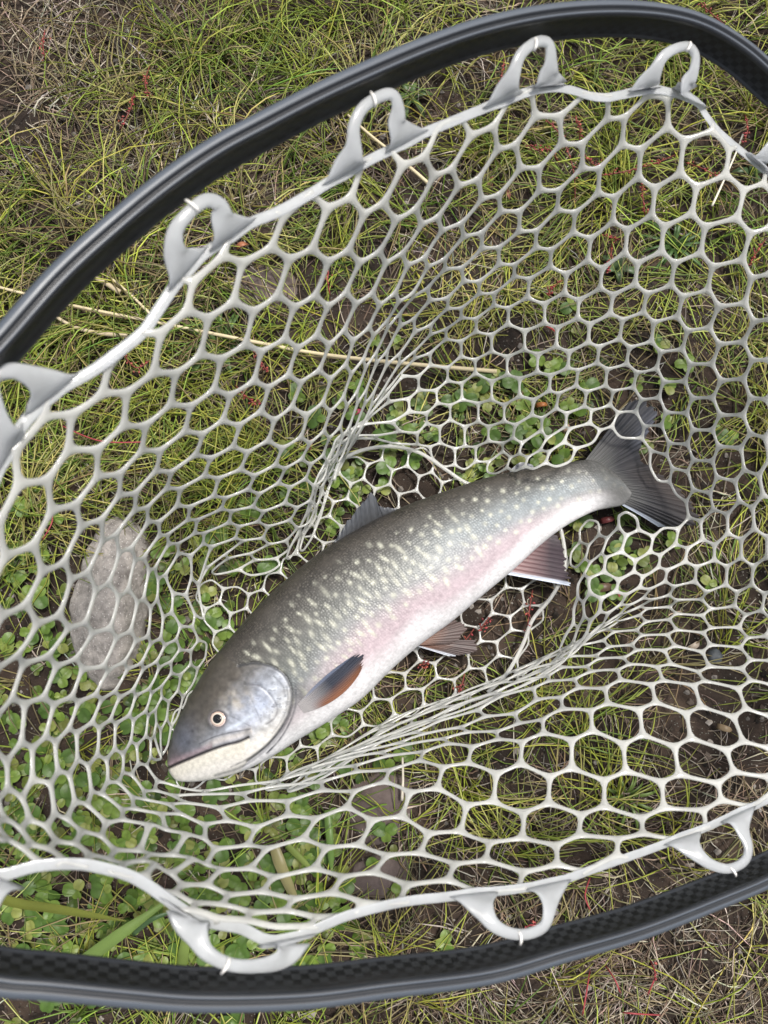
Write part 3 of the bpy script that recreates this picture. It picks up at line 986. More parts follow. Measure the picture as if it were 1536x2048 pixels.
def build_net():
    net = empty('landing_net', tuple(at_z(np.array([768., 1200.]), 0.0)))
    tag(net, 'landing net with black carbon hoop and clear white rubber honeycomb netting', 'landing net')
    # hoop -------------------------------------------------------------
    hp = catmull(HOOP, 6, True)
    C = at_w(hp, hoop_w(hp))
    ctr = C.mean(0)
    _, _, vt = np.linalg.svd(C - ctr)
    nrm = vt[2] if vt[2][2] > 0 else -vt[2]
    t = np.roll(C, -1, 0) - np.roll(C, 1, 0)
    t /= np.linalg.norm(t, axis=1)[:, None]
    rad = np.cross(t, nrm)
    rad *= np.sign(((C - ctr) * rad).sum(1))[:, None]
    mm = .001
    prof = [(-7.4, -8.6), (-6.9, -7.6), (-6.0, -6.9), (-3.2, 4.8), (-3.6, 5.8), (-3.0, 7.2), (-2.2, 7.9), (-1.3, 8.1), (-.5, 7.7), (-.1, 6.9), (.5, 6.9), (.9, 7.8), (1.8, 8.4), (3.2, 8.4), (4.7, 7.8), (6.0, 6.6), (6.8, 4.8), (7.0, 1.8), (6.7, -2.5), (5.9, -6.0), (4.0, -8.2), (1.4, -9.2), (-2.6, -9.6), (-5.4, -9.5), (-6.8, -9.2)]
    k = len(prof)
    n = len(C)
    mm *= .84
    V = np.stack([C + rad * a * mm + nrm * b * mm for a, b in prof], 1).reshape(-1, 3)
    s = np.r_[0, np.cumsum(np.linalg.norm(np.diff(C, axis=0), axis=1))]
    i = np.arange(n)[:, None]
    j = np.arange(k)[None]
    F = np.stack([i * k + j, i * k + (j + 1) % k, ((i + 1) % n) * k + (j + 1) % k, ((i + 1) % n) * k + j], -1).reshape(-1, 4)
    sgn = np.cross(V[F[0, 1]] - V[F[0, 0]], V[F[0, 3]] - V[F[0, 0]]) @ (V[F[0]].mean(0) - C[0])
    if sgn < 0:
        F = F[:, ::-1]
    ki = np.arange(k)
    mi = np.tile(np.where(ki == 2, 1, np.where((ki >= 12) & (ki <= 14) | (ki == 6), 2, 0)), (n, 1)).ravel()
    uv = np.stack([np.repeat(s / .0040, k), np.tile(np.array([b for a, b in prof]) / 3.4 + .3, n)], -1)
    h = part('hoop', V, [F], net, [gloss_mat('carbon_gloss', (.010, .012, .016)), weave_mat(), gloss_mat('sky_sheen_gloss', (.062, .074, .092))], uv=uv, mi=mi)  # blue-grey on the top ridges is sky sheen put into the base colour
    # honeycomb --------------------------------------------------------
    z = WV[:, 2]
    V, F = web(WV, WE, .0027 + .0019 * np.clip(z / .3, 0, 1), np.full(len(WV), .0024))
    o = part('netting', V, F, net, [M_NET])
    o.modifiers.new('soft', 'SUBSURF').levels = 1
    o.modifiers['soft'].render_levels = 1
    V, F = web(PV, PE, .0022, np.full(len(PV), .0019))
    o = part('bottom_panel', V, F, net, [M_NET])
    o.modifiers.new('soft', 'SUBSURF').levels = 1
    o.modifiers['soft'].render_levels = 1
    # seam cord round the bottom panel ----------------------------------
    for name, pts, zz in (('seam_cord', [(668, 960), (676, 930), (690, 915), (730, 899), (783, 893), (838, 905), (890, 938), (925, 962), (950, 972)], .017),
                          ('seam_cord', [(1092, 985), (1107, 1012), (1122, 1060), (1130, 1110), (1126, 1150), (1102, 1195), (1065, 1240), (1046, 1288), (1015, 1345), (975, 1385)], .017)):
        c = catmull(pts, 6)
        P = at_z(c, np.full(len(c), zz))
        V, F = ribbon(P, .0030, .0028, (0, 0, 1))
        part(name, V, F, net, [M_NET])
    # rim band with its moulded tie loops ---------------------------------
    rp = resample(np.r_[catmull(RIM, 6, True), [RIM[0]]], 620)[:-1]
    nr = len(rp)
    G = list(at_w(rp, hoop_w(rp) * .95))
    wd = [.0072] * nr
    th = [.0015] * nr
    ed = [(i, (i + 1) % nr) for i in range(nr)]
    loops = [
        [(102, 792), (92, 772), (60, 752), (20, 742), (-15, 760), (-10, 810), (8, 880), (14, 908)],
        [(376, 541), (352, 510), (350, 465), (374, 430), (410, 402), (438, 410), (446, 440), (466, 472)],
        [(690, 347), (706, 300), (708, 252), (727, 215), (765, 191), (787, 192), (796, 218), (794, 250), (812, 284)],
        [(1005, 200), (1026, 150), (1040, 112), (1064, 89), (1085, 83), (1099, 92), (1101, 128), (1096, 155), (1100, 175)],
        [(1286, 180), (1307, 148), (1325, 115), (1350, 98), (1376, 94), (1390, 112), (1386, 145), (1374, 170), (1384, 198)],
        [(1522, 334), (1545, 290), (1580, 258), (1615, 268), (1620, 310), (1606, 352), (1612, 400)],
        [(372, 1826), (392, 1868), (412, 1903), (452, 1926), (500, 1932), (548, 1924), (572, 1905), (578, 1878)],
        [(950, 1789), (968, 1822), (988, 1850), (1020, 1866), (1056, 1867), (1088, 1851), (1098, 1815), (1096, 1770)],
        [(1365, 1676), (1392, 1706), (1420, 1728), (1456, 1737), (1488, 1722), (1496, 1695), (1484, 1660), (1474, 1630)],
        [(-60, 1700), (-90, 1720), (-130, 1790), (-120, 1850), (-70, 1870), (-30, 1830), (-20, 1752)]]
    ties = []
    for lp in loops:
        c = catmull(lp, 8)
        ln = np.linalg.norm(np.diff(c, axis=0), axis=1).sum()
        c = resample(c, max(13, int(ln / 6)))
        f = np.linspace(0, 1, len(c))
        up = np.sin(math.pi * f) ** .6
        P = at_w(c, hoop_w(c) * (.95 + .045 * up))
        mmpx = 1 / (hoop_w(c) * FPX)
        ia, ib = int(np.argmin(np.hypot(*(rp - c[0]).T))), int(np.argmin(np.hypot(*(rp - c[-1]).T)))
        P[0], P[-1] = G[ia], G[ib]
        P = P + nrm * .0002
        tgt = [G[(i0 + 3) % nr] - G[(i0 - 3) % nr] for i0 in (ia, ib)]
        tgt = [v_ / np.linalg.norm(v_) for v_ in tgt]
        lat0 = np.where((f < .5)[:, None], tgt[0][None], tgt[1][None])
        e0 = np.minimum(f, 1 - f) * ln * mmpx
        V, F = ribbon(P, .0050 + .0230 * np.exp(-(e0 / .0062)), .0013 + .0017 * up ** 2, nrm, False, lat0, np.exp(-(e0 / .006) ** 2))
        part('loop', V, F, net, [M_BAND])
        for i0 in (ia, ib):
            for o_ in range(-5, 6):
                wd[(i0 + o_) % nr] = max(wd[(i0 + o_) % nr], .0072 + .0016 * math.exp(-(o_ / 2.6) ** 2))
        ties.append(P[int(np.argmax(up))])
    G = np.array(G)
    V, F = web(G, ed, np.array(wd), np.array(th), nrm)
    o = part('rim_band', V, F, net, [M_BAND])
    o.modifiers.new('soft', 'SUBSURF').levels = 1
    o.modifiers['soft'].render_levels = 2
    for a in ties:
        d = ctr - a
        d /= np.linalg.norm(d)
        side = np.cross(nrm, d)
        V, F = tube(np.array([a + d * .0026 + nrm * .0008, a + d * .0012 + nrm * .0024, a - d * .0012 + nrm * .0024, a - d * .0040 + nrm * .0008]) + side * .002, .0007, 8)
        part('cord_tie', V, F, net, [M_CORD])
    return net


build_net()


# ------------------------------------------------------------------ the fish
PAIRS = [((336, 1531), (341, 1547)), ((338, 1503), (362, 1562)), ((350, 1458), (420, 1559)), ((370, 1412), (487, 1541)), ((394, 1368), (545, 1512)), ((424, 1320), (605, 1474)), ((465, 1270), (665, 1437)), ((520, 1208), (725, 1396)), ((585, 1148), (785, 1337)), ((655, 1094), (842, 1288)), ((730, 1050), (905, 1242)), ((810, 1012), (965, 1191)), ((890, 983), (1025, 1141)), ((970, 957), (1080, 1091)), ((1050, 938), (1130, 1053)), ((1120, 928), (1188, 1023)), ((1178, 920), (1240, 1012)), ((1212, 934), (1256, 1000)), ((1240, 956), (1264, 986))]
ZMID = 0.045


def fish_mat():
    m, nt, out = new_mat('fish_skin')
    c = attr_col(nt)
    uv = N(nt, 'ShaderNodeUVMap')
    sp = N(nt, 'ShaderNodeSeparateXYZ')
    L(nt, uv.outputs[0], sp.inputs[0])

    mu = N(nt, 'ShaderNodeTexVoronoi', Scale=.52, Randomness=.55)
    L(nt, uv.outputs[0], mu.inputs['Vector'])
    mv = N(nt, 'ShaderNodeMapRange')
    mv.inputs['From Min'].default_value = .08
    mv.inputs['From Max'].default_value = .62
    mv.inputs['To Min'].default_value = 1
    mv.inputs['To Max'].default_value = -1
    L(nt, mu.outputs['Distance'], mv.inputs['Value'])
    mu = mv
    at = N(nt, 'ShaderNodeAttribute')
    at.attribute_name = 'scale_mask'
    sc = N(nt, 'ShaderNodeMath', operation='MULTIPLY')
    L(nt, mu.outputs[0], sc.inputs[0])
    n9 = N(nt, 'ShaderNodeTexNoise', Scale=.06, Detail=3.0)
    L(nt, uv.outputs[0], n9.inputs['Vector'])
    r9 = N(nt, 'ShaderNodeMapRange')
    r9.inputs['From Min'].default_value = .35
    r9.inputs['From Max'].default_value = .65
    r9.inputs['To Min'].default_value = .35
    r9.inputs['To Max'].default_value = 1.3
    L(nt, n9.outputs[0], r9.inputs['Value'])
    m9 = N(nt, 'ShaderNodeMath', operation='MULTIPLY')
    L(nt, r9.outputs[0], m9.inputs[0])
    L(nt, at.outputs['Fac'], m9.inputs[1])
    L(nt, m9.outputs[0], sc.inputs[1])
    nz = N(nt, 'ShaderNodeTexNoise', Scale=.35, Detail=4.0, Roughness=.6)
    L(nt, uv.outputs[0], nz.inputs['Vector'])
    fac = N(nt, 'ShaderNodeMath', operation='MULTIPLY_ADD')
    fac.inputs[1].default_value = .21
    fac.inputs[2].default_value = 1.0
    L(nt, sc.outputs[0], fac.inputs[0])
    nm = N(nt, 'ShaderNodeMapRange')
    nm.inputs['From Min'].default_value = .3
    nm.inputs['From Max'].default_value = .7
    nm.inputs['To Min'].default_value = .82
    nm.inputs['To Max'].default_value = 1.16
    L(nt, nz.outputs[0], nm.inputs['Value'])
    f2 = N(nt, 'ShaderNodeMath', operation='MULTIPLY')
    L(nt, fac.outputs[0], f2.inputs[0])
    L(nt, nm.outputs[0], f2.inputs[1])
    vm = N(nt, 'ShaderNodeVectorMath', operation='SCALE')
    L(nt, c, vm.inputs[0])
    L(nt, f2.outputs[0], vm.inputs['Scale'])
    p = N(nt, 'ShaderNodeBsdfPrincipled')
    L(nt, vm.outputs[0], p.inputs['Base Color'])
    p.inputs['Roughness'].default_value = .5
    p.inputs['Specular IOR Level'].default_value = .5
    p.inputs['Coat Weight'].default_value = .25
    p.inputs['Coat Roughness'].default_value = .34
    b = N(nt, 'ShaderNodeBump', Strength=.22, Distance=.0005)
    L(nt, sc.outputs[0], b.inputs['Height'])
    L(nt, b.outputs[0], p.inputs['Normal'])
    L(nt, b.outputs[0], p.inputs['Coat Normal'])
    L(nt, p.outputs[0], out.inputs['Surface'])
    return m


def fin_mat():
    m, nt, out = new_mat('fin_membrane')
    c = attr_col(nt)
    p = N(nt, 'ShaderNodeBsdfPrincipled')
    p.inputs['Roughness'].default_value = .42
    p.inputs['Coat Weight'].default_value = .15
    p.inputs['Coat Roughness'].default_value = .25
    L(nt, c, p.inputs['Base Color'])
    t = N(nt, 'ShaderNodeBsdfTranslucent')
    L(nt, c, t.inputs['Color'])
    ms = N(nt, 'ShaderNodeMixShader')
    ms.inputs[0].default_value = .25
    L(nt, p.outputs[0], ms.inputs[1])
    L(nt, t.outputs[0], ms.inputs[2])
    tr = N(nt, 'ShaderNodeBsdfTransparent')
    m2 = N(nt, 'ShaderNodeMixShader')
    m2.inputs[0].default_value = .08
    L(nt, ms.outputs[0], m2.inputs[1])
    L(nt, tr.outputs[0], m2.inputs[2])
    L(nt, m2.outputs[0], out.inputs['Surface'])
    return m


def vnoise(p, sc, seed=0):
    """cheap smooth value noise on a 2-D chart"""
    g = np.random.default_rng(seed).random((64, 64))
    q = p / sc
    i = np.floor(q).astype(int)
    f = q - i
    f = f * f * (3 - 2 * f)
    a = g[i[:, 0] % 64, i[:, 1] % 64]
    b = g[(i[:, 0] + 1) % 64, i[:, 1] % 64]
    c = g[i[:, 0] % 64, (i[:, 1] + 1) % 64]
    d = g[(i[:, 0] + 1) % 64, (i[:, 1] + 1) % 64]
    return (a * (1 - f[:, 0]) + b * f[:, 0]) * (1 - f[:, 1]) + (c * (1 - f[:, 0]) + d * f[:, 0]) * f[:, 1]


def build_fish():
    NS, NT, NB = 680, 240, 30
    dpx = resample(catmull([a for a, b in PAIRS], 12), 10)  # (kept only for its length)
    A = catmull([a for a, b in PAIRS], 30)
    B = catmull([b for a, b in PAIRS], 30)
    mid = (A + B) / 2
    s = np.r_[0, np.cumsum(np.linalg.norm(np.diff(mid, axis=0), axis=1))]
    q = np.linspace(0, 1, NS)
    q = (q * .75 + .25 * q ** 1.6) * s[-1]
    A = np.stack([np.interp(q, s, A[:, k]) for k in (0, 1)], -1)
    B = np.stack([np.interp(q, s, B[:, k]) for k in (0, 1)], -1)
    u = q / s[-1]
    # the tail end droops a little towards the ground
    droop = -.016 * sstep(.6, .97, u) - .010 * sstep(.25, 0, u)
    kth = np.interp(u, [0, .03, .1, .2, .4, .6, .8, .94, .975, 1], [.8, .72, .66, .64, .66, .64, .56, .42, .22, .05])
    A0, B0 = A.copy(), B.copy()
    th = np.r_[np.linspace(0, math.pi, NT), np.linspace(math.pi, 2 * math.pi, NB + 2)[1:-1]]
    NTh = len(th)
    co, si = np.cos(th), np.sin(th)
    sq = np.sign(si) * np.abs(si) ** .82
    # the rounded flank stands above the mid plane, so the mid-plane outline is drawn in until the seen outline is the measured one
    for it in range(4):
        Dp, Vp = at_z(A, ZMID + droop), at_z(B, ZMID + droop)
        Dp[:, 2] = Vp[:, 2] = ZMID
        c = (Dp + Vp) / 2
        hv = (Vp - Dp) / 2
        hh = np.linalg.norm(hv, axis=1)
        thick = hh * kth
        P = c[:, None] - hv[:, None] * co[None, :, None]
        P[:, :, 2] += droop[:, None] + thick[:, None] * sq[None]
        if it == 3:
            break
        ax_ = B0 - A0
        ln_ = np.linalg.norm(ax_, axis=1)
        ax_ /= ln_[:, None]
        pr = ((chart(P.reshape(-1, 3)).reshape(NS, NTh, 2) - A0[:, None]) * ax_[:, None]).sum(2)
        A = A - ax_ * pr.min(1)[:, None]
        B = B - ax_ * (pr.max(1) - ln_)[:, None]
    v = (1 - co) / 2
    vv = np.tile(v, (NS, 1))
    uu = np.repeat(u[:, None], NTh, 1)
    up = np.tile(si >= -1e-6, (NS, 1))
    ch = chart(P.reshape(-1, 3))
    x, y = ch[:, 0], ch[:, 1]
    vf, uf, upf = vv.ravel(), uu.ravel(), up.ravel()
    # ---- head relief
    gill = catmull([(478, 1332), (505, 1326), (535, 1330), (565, 1346), (581, 1375), (583, 1405), (573, 1437), (553, 1470), (528, 1497), (495, 1522)], 8)
    preop = catmull([(491, 1370), (519, 1372), (541, 1391), (554, 1414), (549, 1436), (532, 1449)], 8)
    mouth = catmull([(337, 1536), (352, 1529), (378, 1518), (417, 1502), (448, 1491), (476, 1484), (496, 1475)], 8)
    maxil = catmull([(400, 1487), (425, 1473), (450, 1464), (478, 1460), (500, 1462), (506, 1470)], 8)
    jawl = catmull([(578, 1430), (556, 1474), (520, 1510), (478, 1537), (430, 1552)], 8)
    dg, dpz, dm, dx, dj = (seg_dist(ch, k) for k in (gill, preop, mouth, maxil, jawl))
    head = inside(ch, np.r_[gill, [(440, 1600), (200, 1700), (200, 1300), (430, 1300)]]) & upf
    relief = np.where(head, .0012 * np.exp(-dg / 14), 0) - .0016 * np.exp(-(dg / 3.2) ** 2) * upf
    relief -= .0006 * np.exp(-(dpz / 3) ** 2) * upf
    relief -= .0024 * np.exp(-(dm / 3.0) ** 2) * upf
    below = np.zeros(len(ch), bool)
    relief += .0009 * np.exp(-(dx / 5) ** 2) * upf - .0008 * np.exp(-(dj / 3.5) ** 2) * upf
    eye_d = np.hypot(x - 436, y - 1438)
    relief += (.0010 * np.exp(-((eye_d - 19) / 5) ** 2) - .0014 * (eye_d < 15)) * upf
    P.reshape(-1, 3)[:, 2] += relief
    # ---- colour
    def mixc(a, b, t):
        return a * (1 - t[:, None]) + np.asarray(b)[None] * t[:, None]
    n1 = vnoise(ch, 26, 1)
    n2 = vnoise(ch, 9, 2)
    n3 = vnoise(ch, 60, 3)
    vb = vf + (n3 - .5) * .08
    stops = [0, .10, .26, .46, .60, .69, .79, .88, 1]
    cols = np.array([(.040, .034, .028), (.070, .061, .051), (.098, .094, .084), (.132, .140, .130), (.185, .202, .202), (.265, .255, .258), (.36, .325, .335), (.47, .455, .455), (.50, .49, .485)])
    base = np.stack([np.interp(vb, stops, cols[:, k]) for k in range(3)], -1)
    # rosy patch along the lower flank, bluish silver above it near the tail
    pink = np.exp(-((vb - .76) / .15) ** 2) * sstep(.25, .42, uf) * (1 - sstep(.74, .86, uf))
    base = mixc(base, (.40, .30, .33), np.clip(pink * .6, 0, 1))
    blue = np.exp(-((vb - .5) / .16) ** 2) * sstep(.5, .75, uf)
    base = mixc(base, (.29, .335, .365), np.clip(blue * .55, 0, 1))
    white = sstep(.78, .96, vb + .14 * sstep(.7, 1, uf))
    base = mixc(base, (.60, .595, .605), np.clip(white, 0, 1) * .9)
    # pale spots in loose rows
    spots = []
    r2 = random.Random(5)
    tries = 0
    while len(spots) < 205 and tries < 30000:
        tries += 1
        su, sv = r2.uniform(.2, .985), r2.triangular(.16, .74, .48)
        k = min(int(su * (NS - 1) * .999), NS - 1)
        k = int(np.searchsorted(u, su))
        j = int(np.argmin(np.abs(v[:NT] - sv)))
        p = chart(P[min(k, NS - 1), j][None])[0]
        if all((p[0] - a[0]) ** 2 + (p[1] - a[1]) ** 2 > (15 + 14 * r2.random()) ** 2 for a in spots):
            spots.append((p[0], p[1], su, sv))
    spv = np.zeros(len(ch))
    for sx, sy, su, sv in spots:
        ang = math.radians(r2.uniform(25, 62))
        a_, b_ = r2.choice((5, 6, 8, 10, 12, 14)) * (.6 if sv < .27 else 1), r2.uniform(3.2, 5.6)
        if su > .7:
            a_ = b_ = r2.uniform(3.4, 5)
        m = (np.abs(x - sx) < 26) & (np.abs(y - sy) < 26)
        dx_, dy_ = x[m] - sx, y[m] - sy
        ca, sa = math.cos(ang), math.sin(ang)
        e = ((dx_ * ca + dy_ * sa) / a_) ** 2 + ((-dx_ * sa + dy_ * ca) / b_) ** 2
        spv[m] = np.maximum(spv[m], (np.exp(-e ** 1.4) * .95 + .10 * np.exp(-e / 2.5)) * r2.uniform(.5, 1) * (.55 if sv < .2 else 1))
    base = mixc(base, (.51, .51, .42), np.clip(spv * .9 * (~head) * upf, 0, 1))
    base *= (.90 + .2 * n2)[:, None] * (.90 + .20 * sstep(.5, .72, vf))[:, None]
    # ---- head colours (a chart of the head, measured on the fish)
    hd = np.where(head, 1.0, 0.0)
    ax = (x - 335) * .64 - (y - 1545) * .77           # along the head, back from the snout
    ay = (x - 335) * .77 + (y - 1545) * .64           # across: negative = crown, positive = jaw
    hc = np.stack([np.interp(ay + 14 * (n1 - .5), [-60, -20, 5, 30, 60, 90, 130], cols_) for cols_ in
                   ([.060, .10, .16, .27, .42, .60, .78], [.052, .088, .155, .285, .44, .585, .76], [.040, .073, .148, .32, .50, .55, .74])], -1)
    hc = mixc(hc, (.085, .095, .125), np.clip(np.exp(-((x - 368) / 34) ** 2 - ((y - 1482) / 46) ** 2) * .85, 0, 1))      # slate snout
    hc = mixc(hc, (.10, .075, .085), np.clip(np.exp(-((x - 350) / 16) ** 2 - ((y - 1522) / 20) ** 2) * .8, 0, 1))
    n4 = vnoise(ch, 5.5, 6)
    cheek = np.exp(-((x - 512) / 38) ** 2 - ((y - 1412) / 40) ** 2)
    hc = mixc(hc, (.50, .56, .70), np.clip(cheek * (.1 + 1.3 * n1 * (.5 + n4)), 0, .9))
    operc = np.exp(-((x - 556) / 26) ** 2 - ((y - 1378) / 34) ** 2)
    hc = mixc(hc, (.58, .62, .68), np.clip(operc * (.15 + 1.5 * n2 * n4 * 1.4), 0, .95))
    gold = np.exp(-((x - 480) / 26) ** 2 - ((y - 1400) / 22) ** 2)
    hc = mixc(hc, (.42, .36, .26), np.clip(gold * n2 * .8, 0, 1))
    # lower jaw: cream white below the mouth line
    my = np.interp(x, mouth[:, 0], mouth[:, 1])
    jaw = sstep(-1, 4, y - my) * (x < 500) * head
    jaw2 = sstep(0, 1, (y - 1475 - (x - 497) * -.62) / 22) * (x >= 490) * head
    hc = mixc(hc, (.74, .70, .60), np.clip(jaw * .9, 0, 1))
    hc = mixc(hc, (.80, .77, .72), np.clip(np.maximum(jaw * sstep(15, 45, y - my), jaw2) * .9, 0, 1))
    lip = np.exp(-((y - my + 13) / 8) ** 2) * sstep(395, 430, x) * (x < 505)
    hc = mixc(hc, (.56, .52, .49), np.clip(lip * .8, 0, 1))
    hc = mixc(hc, (.30, .22, .24), np.clip(np.exp(-((y - my + 7) / 7) ** 2) * (x < 425) * .7, 0, 1))
    hc *= (.80 * (1 + (.42 * (n2 - .5) + .30 * (n4 - .5)) * (1 - .75 * np.clip(np.maximum(jaw, jaw2), 0, 1))))[:, None]
    base = base * (1 - hd[:, None]) + hc * hd[:, None]
    base = mixc(base, (.018, .014, .016), np.clip(np.exp(-(dm / 2.6) ** 2) * upf, 0, 1))
    base = mixc(base, (.05, .052, .058), np.clip(np.exp(-(dg / 3.4) ** 2) * .85 * upf, 0, 1))
    base = mixc(base, (.10, .10, .11), np.clip(np.exp(-(dpz / 2.2) ** 2) * .55 * upf, 0, 1))
    base = mixc(base, (.14, .14, .15), np.clip(np.exp(-(dj / 3) ** 2) * .6 * upf, 0, 1))
    base = mixc(base, (.06, .062, .065), np.clip(np.exp(-((x - 602) / 15) ** 2 - ((y - 1388) / 26) ** 2) * .7 * (~head) * upf, 0, 1))
    base = mixc(base, (.10, .09, .095), np.clip(np.exp(-((eye_d - 17) / 3.5) ** 2) * .75 * upf, 0, 1))
    for crv, wdt, amt in (([(590, 1368), (592, 1402), (582, 1440), (560, 1478), (534, 1506)], 2.2, .75), ([(574, 1372), (576, 1404), (566, 1436), (545, 1466)], 2.0, .5), ([(566, 1450), (540, 1484), (505, 1512), (462, 1534)], 2.0, .6), ([(548, 1352), (566, 1372), (570, 1392)], 2.4, .5), ([(440, 1424), (470, 1436), (500, 1452)], 1.6, .35), ([(500, 1392), (512, 1420), (522, 1444)], 1.5, .3), ([(400, 1487), (430, 1473), (470, 1463), (500, 1458)], 1.6, .55), ([(520, 1335), (500, 1345), (486, 1372)], 1.8, .4)):
        dd = seg_dist(ch, catmull(crv, 6))
        base = mixc(base, (.055, .058, .066), np.clip(np.exp(-(dd / wdt) ** 2) * amt * (.5 + n2) * upf, 0, 1))
    base = mixc(base, (.06, .06, .07), np.clip((n4 > .78) * head * np.exp(-((x - 545) / 45) ** 2 - ((y - 1400) / 50) ** 2) * .55, 0, 1))
    base = mixc(base, (.03, .03, .035), np.clip(np.exp(-(np.hypot(x - 385, y - 1462) / 3.2) ** 2) * .8 * upf, 0, 1))
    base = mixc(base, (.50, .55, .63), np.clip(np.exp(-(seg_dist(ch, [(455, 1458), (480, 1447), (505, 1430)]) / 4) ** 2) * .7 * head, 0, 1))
    base = mixc(base, (.03, .03, .034), np.clip(np.exp(-((x - 497) / 9) ** 2 - ((y - 1458) / 5) ** 2) * .7 * upf, 0, 1))
    tail_end = sstep(.88, .97, uf)
    base = mixc(base, (.078, .078, .076), tail_end * (.75 + .25 * n1))
    # ---- mesh
    i = np.arange(NS - 1)[:, None]
    j = np.arange(NTh)[None]
    F = np.stack([i * NTh + j, (i + 1) * NTh + j, (i + 1) * NTh + (j + 1) % NTh, i * NTh + (j + 1) % NTh], -1).reshape(-1, 4)
    caps = [np.arange(NTh)[None], ((NS - 1) * NTh + np.arange(NTh))[None, ::-1]]
    org = at_z(np.array([768., 1200.]), 0.0)
    fish = empty('fish', tuple(org))
    tag(fish, 'spotted trout with pink flank and white belly lying in the net', 'fish')
    uvs = np.stack([uf * s[-1] * .57 / 1479 * 1000, (vf * 2 * np.repeat(hh, NTh)) * 1000], -1)
    # arc distance round the flank keeps the scales even
    arc = np.zeros((NS, NTh))
    arc[:, 1:] = np.cumsum(np.linalg.norm(np.diff(P, axis=1), axis=2), axis=1)
    uvs[:, 1] = (arc - arc[:, [NT // 2]]).ravel() * 1000
    body = part('body', P.reshape(-1, 3), [F] + caps, fish, [fish_mat()], col=base, uv=uvs)
    sm = body.data.attributes.new('scale_mask', 'FLOAT', 'POINT')
    mask = np.where(head, 0.0, 1.0) * (1 + .9 * (1 - sstep(.12, .42, vf))) * (1 - .75 * sstep(.55, .85, vf)) * np.where(upf, 1, .5)
    sm.data.foreach_set('value', mask.astype(np.float32))
    # ---- eye
    tree_i = int(np.argmin(np.where(upf, eye_d, 1e9)))
    ec = P.reshape(-1, 3)[tree_i] + np.array([0, 0, .0004])
    nrm = np.array([-.28, .05, 1.0])
    nrm /= np.linalg.norm(nrm)
    rr = 16.5 / 1479 * .545
    def dome(r0, r1, h, n=14, k=36, off=0.0):
        a = np.cross(nrm, [0, 1, 0]); a /= np.linalg.norm(a); b = np.cross(nrm, a)
        V, cc = [], []
        for m_ in range(n + 1):
            r = r1 * m_ / n
            for q_ in range(k):
                t_ = 2 * math.pi * q_ / k
                V.append(ec + (a * math.cos(t_) * 1.06 + b * math.sin(t_) * .96) * r + nrm * (off + h * math.sqrt(max(0, 1 - (r / r1) ** 2)) ))
                cc.append(r / r1)
        i = np.arange(n)[:, None]; j = np.arange(k)[None]
        F = np.stack([i * k + j, i * k + (j + 1) % k, (i + 1) * k + (j + 1) % k, (i + 1) * k + j], -1).reshape(-1, 4)
        return np.array(V), F, np.array(cc)
    V, F, cc = dome(0, rr, .0022)
    stops_ = [0, .52, .58, .70, .76, .86, .93, 1]
    ecs = [(.02, .02, .02), (.02, .02, .02), (.62, .56, .48), (.66, .52, .44), (.30, .20, .15), (.62, .50, .45), (.45, .36, .34), (.10, .09, .09)]
    colr = np.stack([np.interp(cc, stops_, [e[k] for e in ecs]) for k in range(3)], -1)
    em, nt, out = new_mat('eye_iris')
    p = N(nt, 'ShaderNodeBsdfPrincipled'); p.inputs['Roughness'].default_value = .18; p.inputs['Coat Weight'].default_value = .6
    p.inputs['Coat Roughness'].default_value = .05
    L(nt, attr_col(nt), p.inputs['Base Color']); L(nt, p.outputs[0], out.inputs['Surface'])
    eye = part('eye', V, [F[:, ::-1]], fish, [em], col=colr)
    V, F, cc = dome(0, rr * .50, .0009, 8, 28, .00195)
    part('pupil', V, [F[:, ::-1]], eye, [plain_mat('pupil', (.004, .004, .005), .08, .6, .5)])
    # ---- fins
    FM = fin_mat()

    def fin(name, basepx, tippx, zb, zt, nr, cfun, rays_n, amp=.0006, bend=.0, thick=.0007, midpx=None):
        bp = resample(np.array(basepx, float), nr)
        tp = resample(np.array(tippx, float), nr)
        nt_ = 22
        V = np.zeros((nr, nt_, 3))
        f = np.linspace(0, 1, nr)
        zb_ = np.interp(f, np.linspace(0, 1, len(np.atleast_1d(zb))), np.atleast_1d(zb))
        zt_ = np.interp(f, np.linspace(0, 1, len(np.atleast_1d(zt))), np.atleast_1d(zt))
        b3 = at_z(bp, zb_)
        t3 = at_z(tp, zt_)
        g = np.linspace(0, 1, nt_)
        m3 = None
        if midpx is not None:
            m3 = at_z(resample(np.array(midpx, float), nr), (zb_ + zt_) / 2)
        rj = np.random.default_rng(int(abs(tippx[0][0])))
        jag = .018 * np.sin(f * rays_n * 2 * math.pi) + np.convolve(rj.normal(0, .055, nr + 4), [.2, .2, .2, .2, .2], 'valid')
        phs = np.cumsum(rj.normal(0, .10, nr))
        ampk = .5 + rj.random(nr)
        for k in range(nr):
            gg = g * (1 + jag[k] * (g > .5) * (g - .5) * 2)
            V[k] = b3[k] + (t3[k] - b3[k]) * gg[:, None]
            if m3 is not None:
                V[k] += (m3[k] - (b3[k] + t3[k]) / 2) * (4 * gg * (1 - gg))[:, None]
            rid = amp * np.sin(f[k] * rays_n * 2 * math.pi + phs[k]) * (1 - .55 * g) * (.3 + g)
            V[k, :, 2] += rid + bend * np.sin(math.pi * g)
        Vt = V.reshape(-1, 3)
        Vb = Vt - [0, 0, thick]
        m = nr * nt_
        i = np.arange(nr - 1)[:, None]
        j = np.arange(nt_ - 1)[None]
        F = np.stack([i * nt_ + j, i * nt_ + j + 1, (i + 1) * nt_ + j + 1, (i + 1) * nt_ + j], -1).reshape(-1, 4)
        nz_ = np.cross(Vt[F[:, 1]] - Vt[F[:, 0]], Vt[F[:, 3]] - Vt[F[:, 0]])[:, 2].mean()
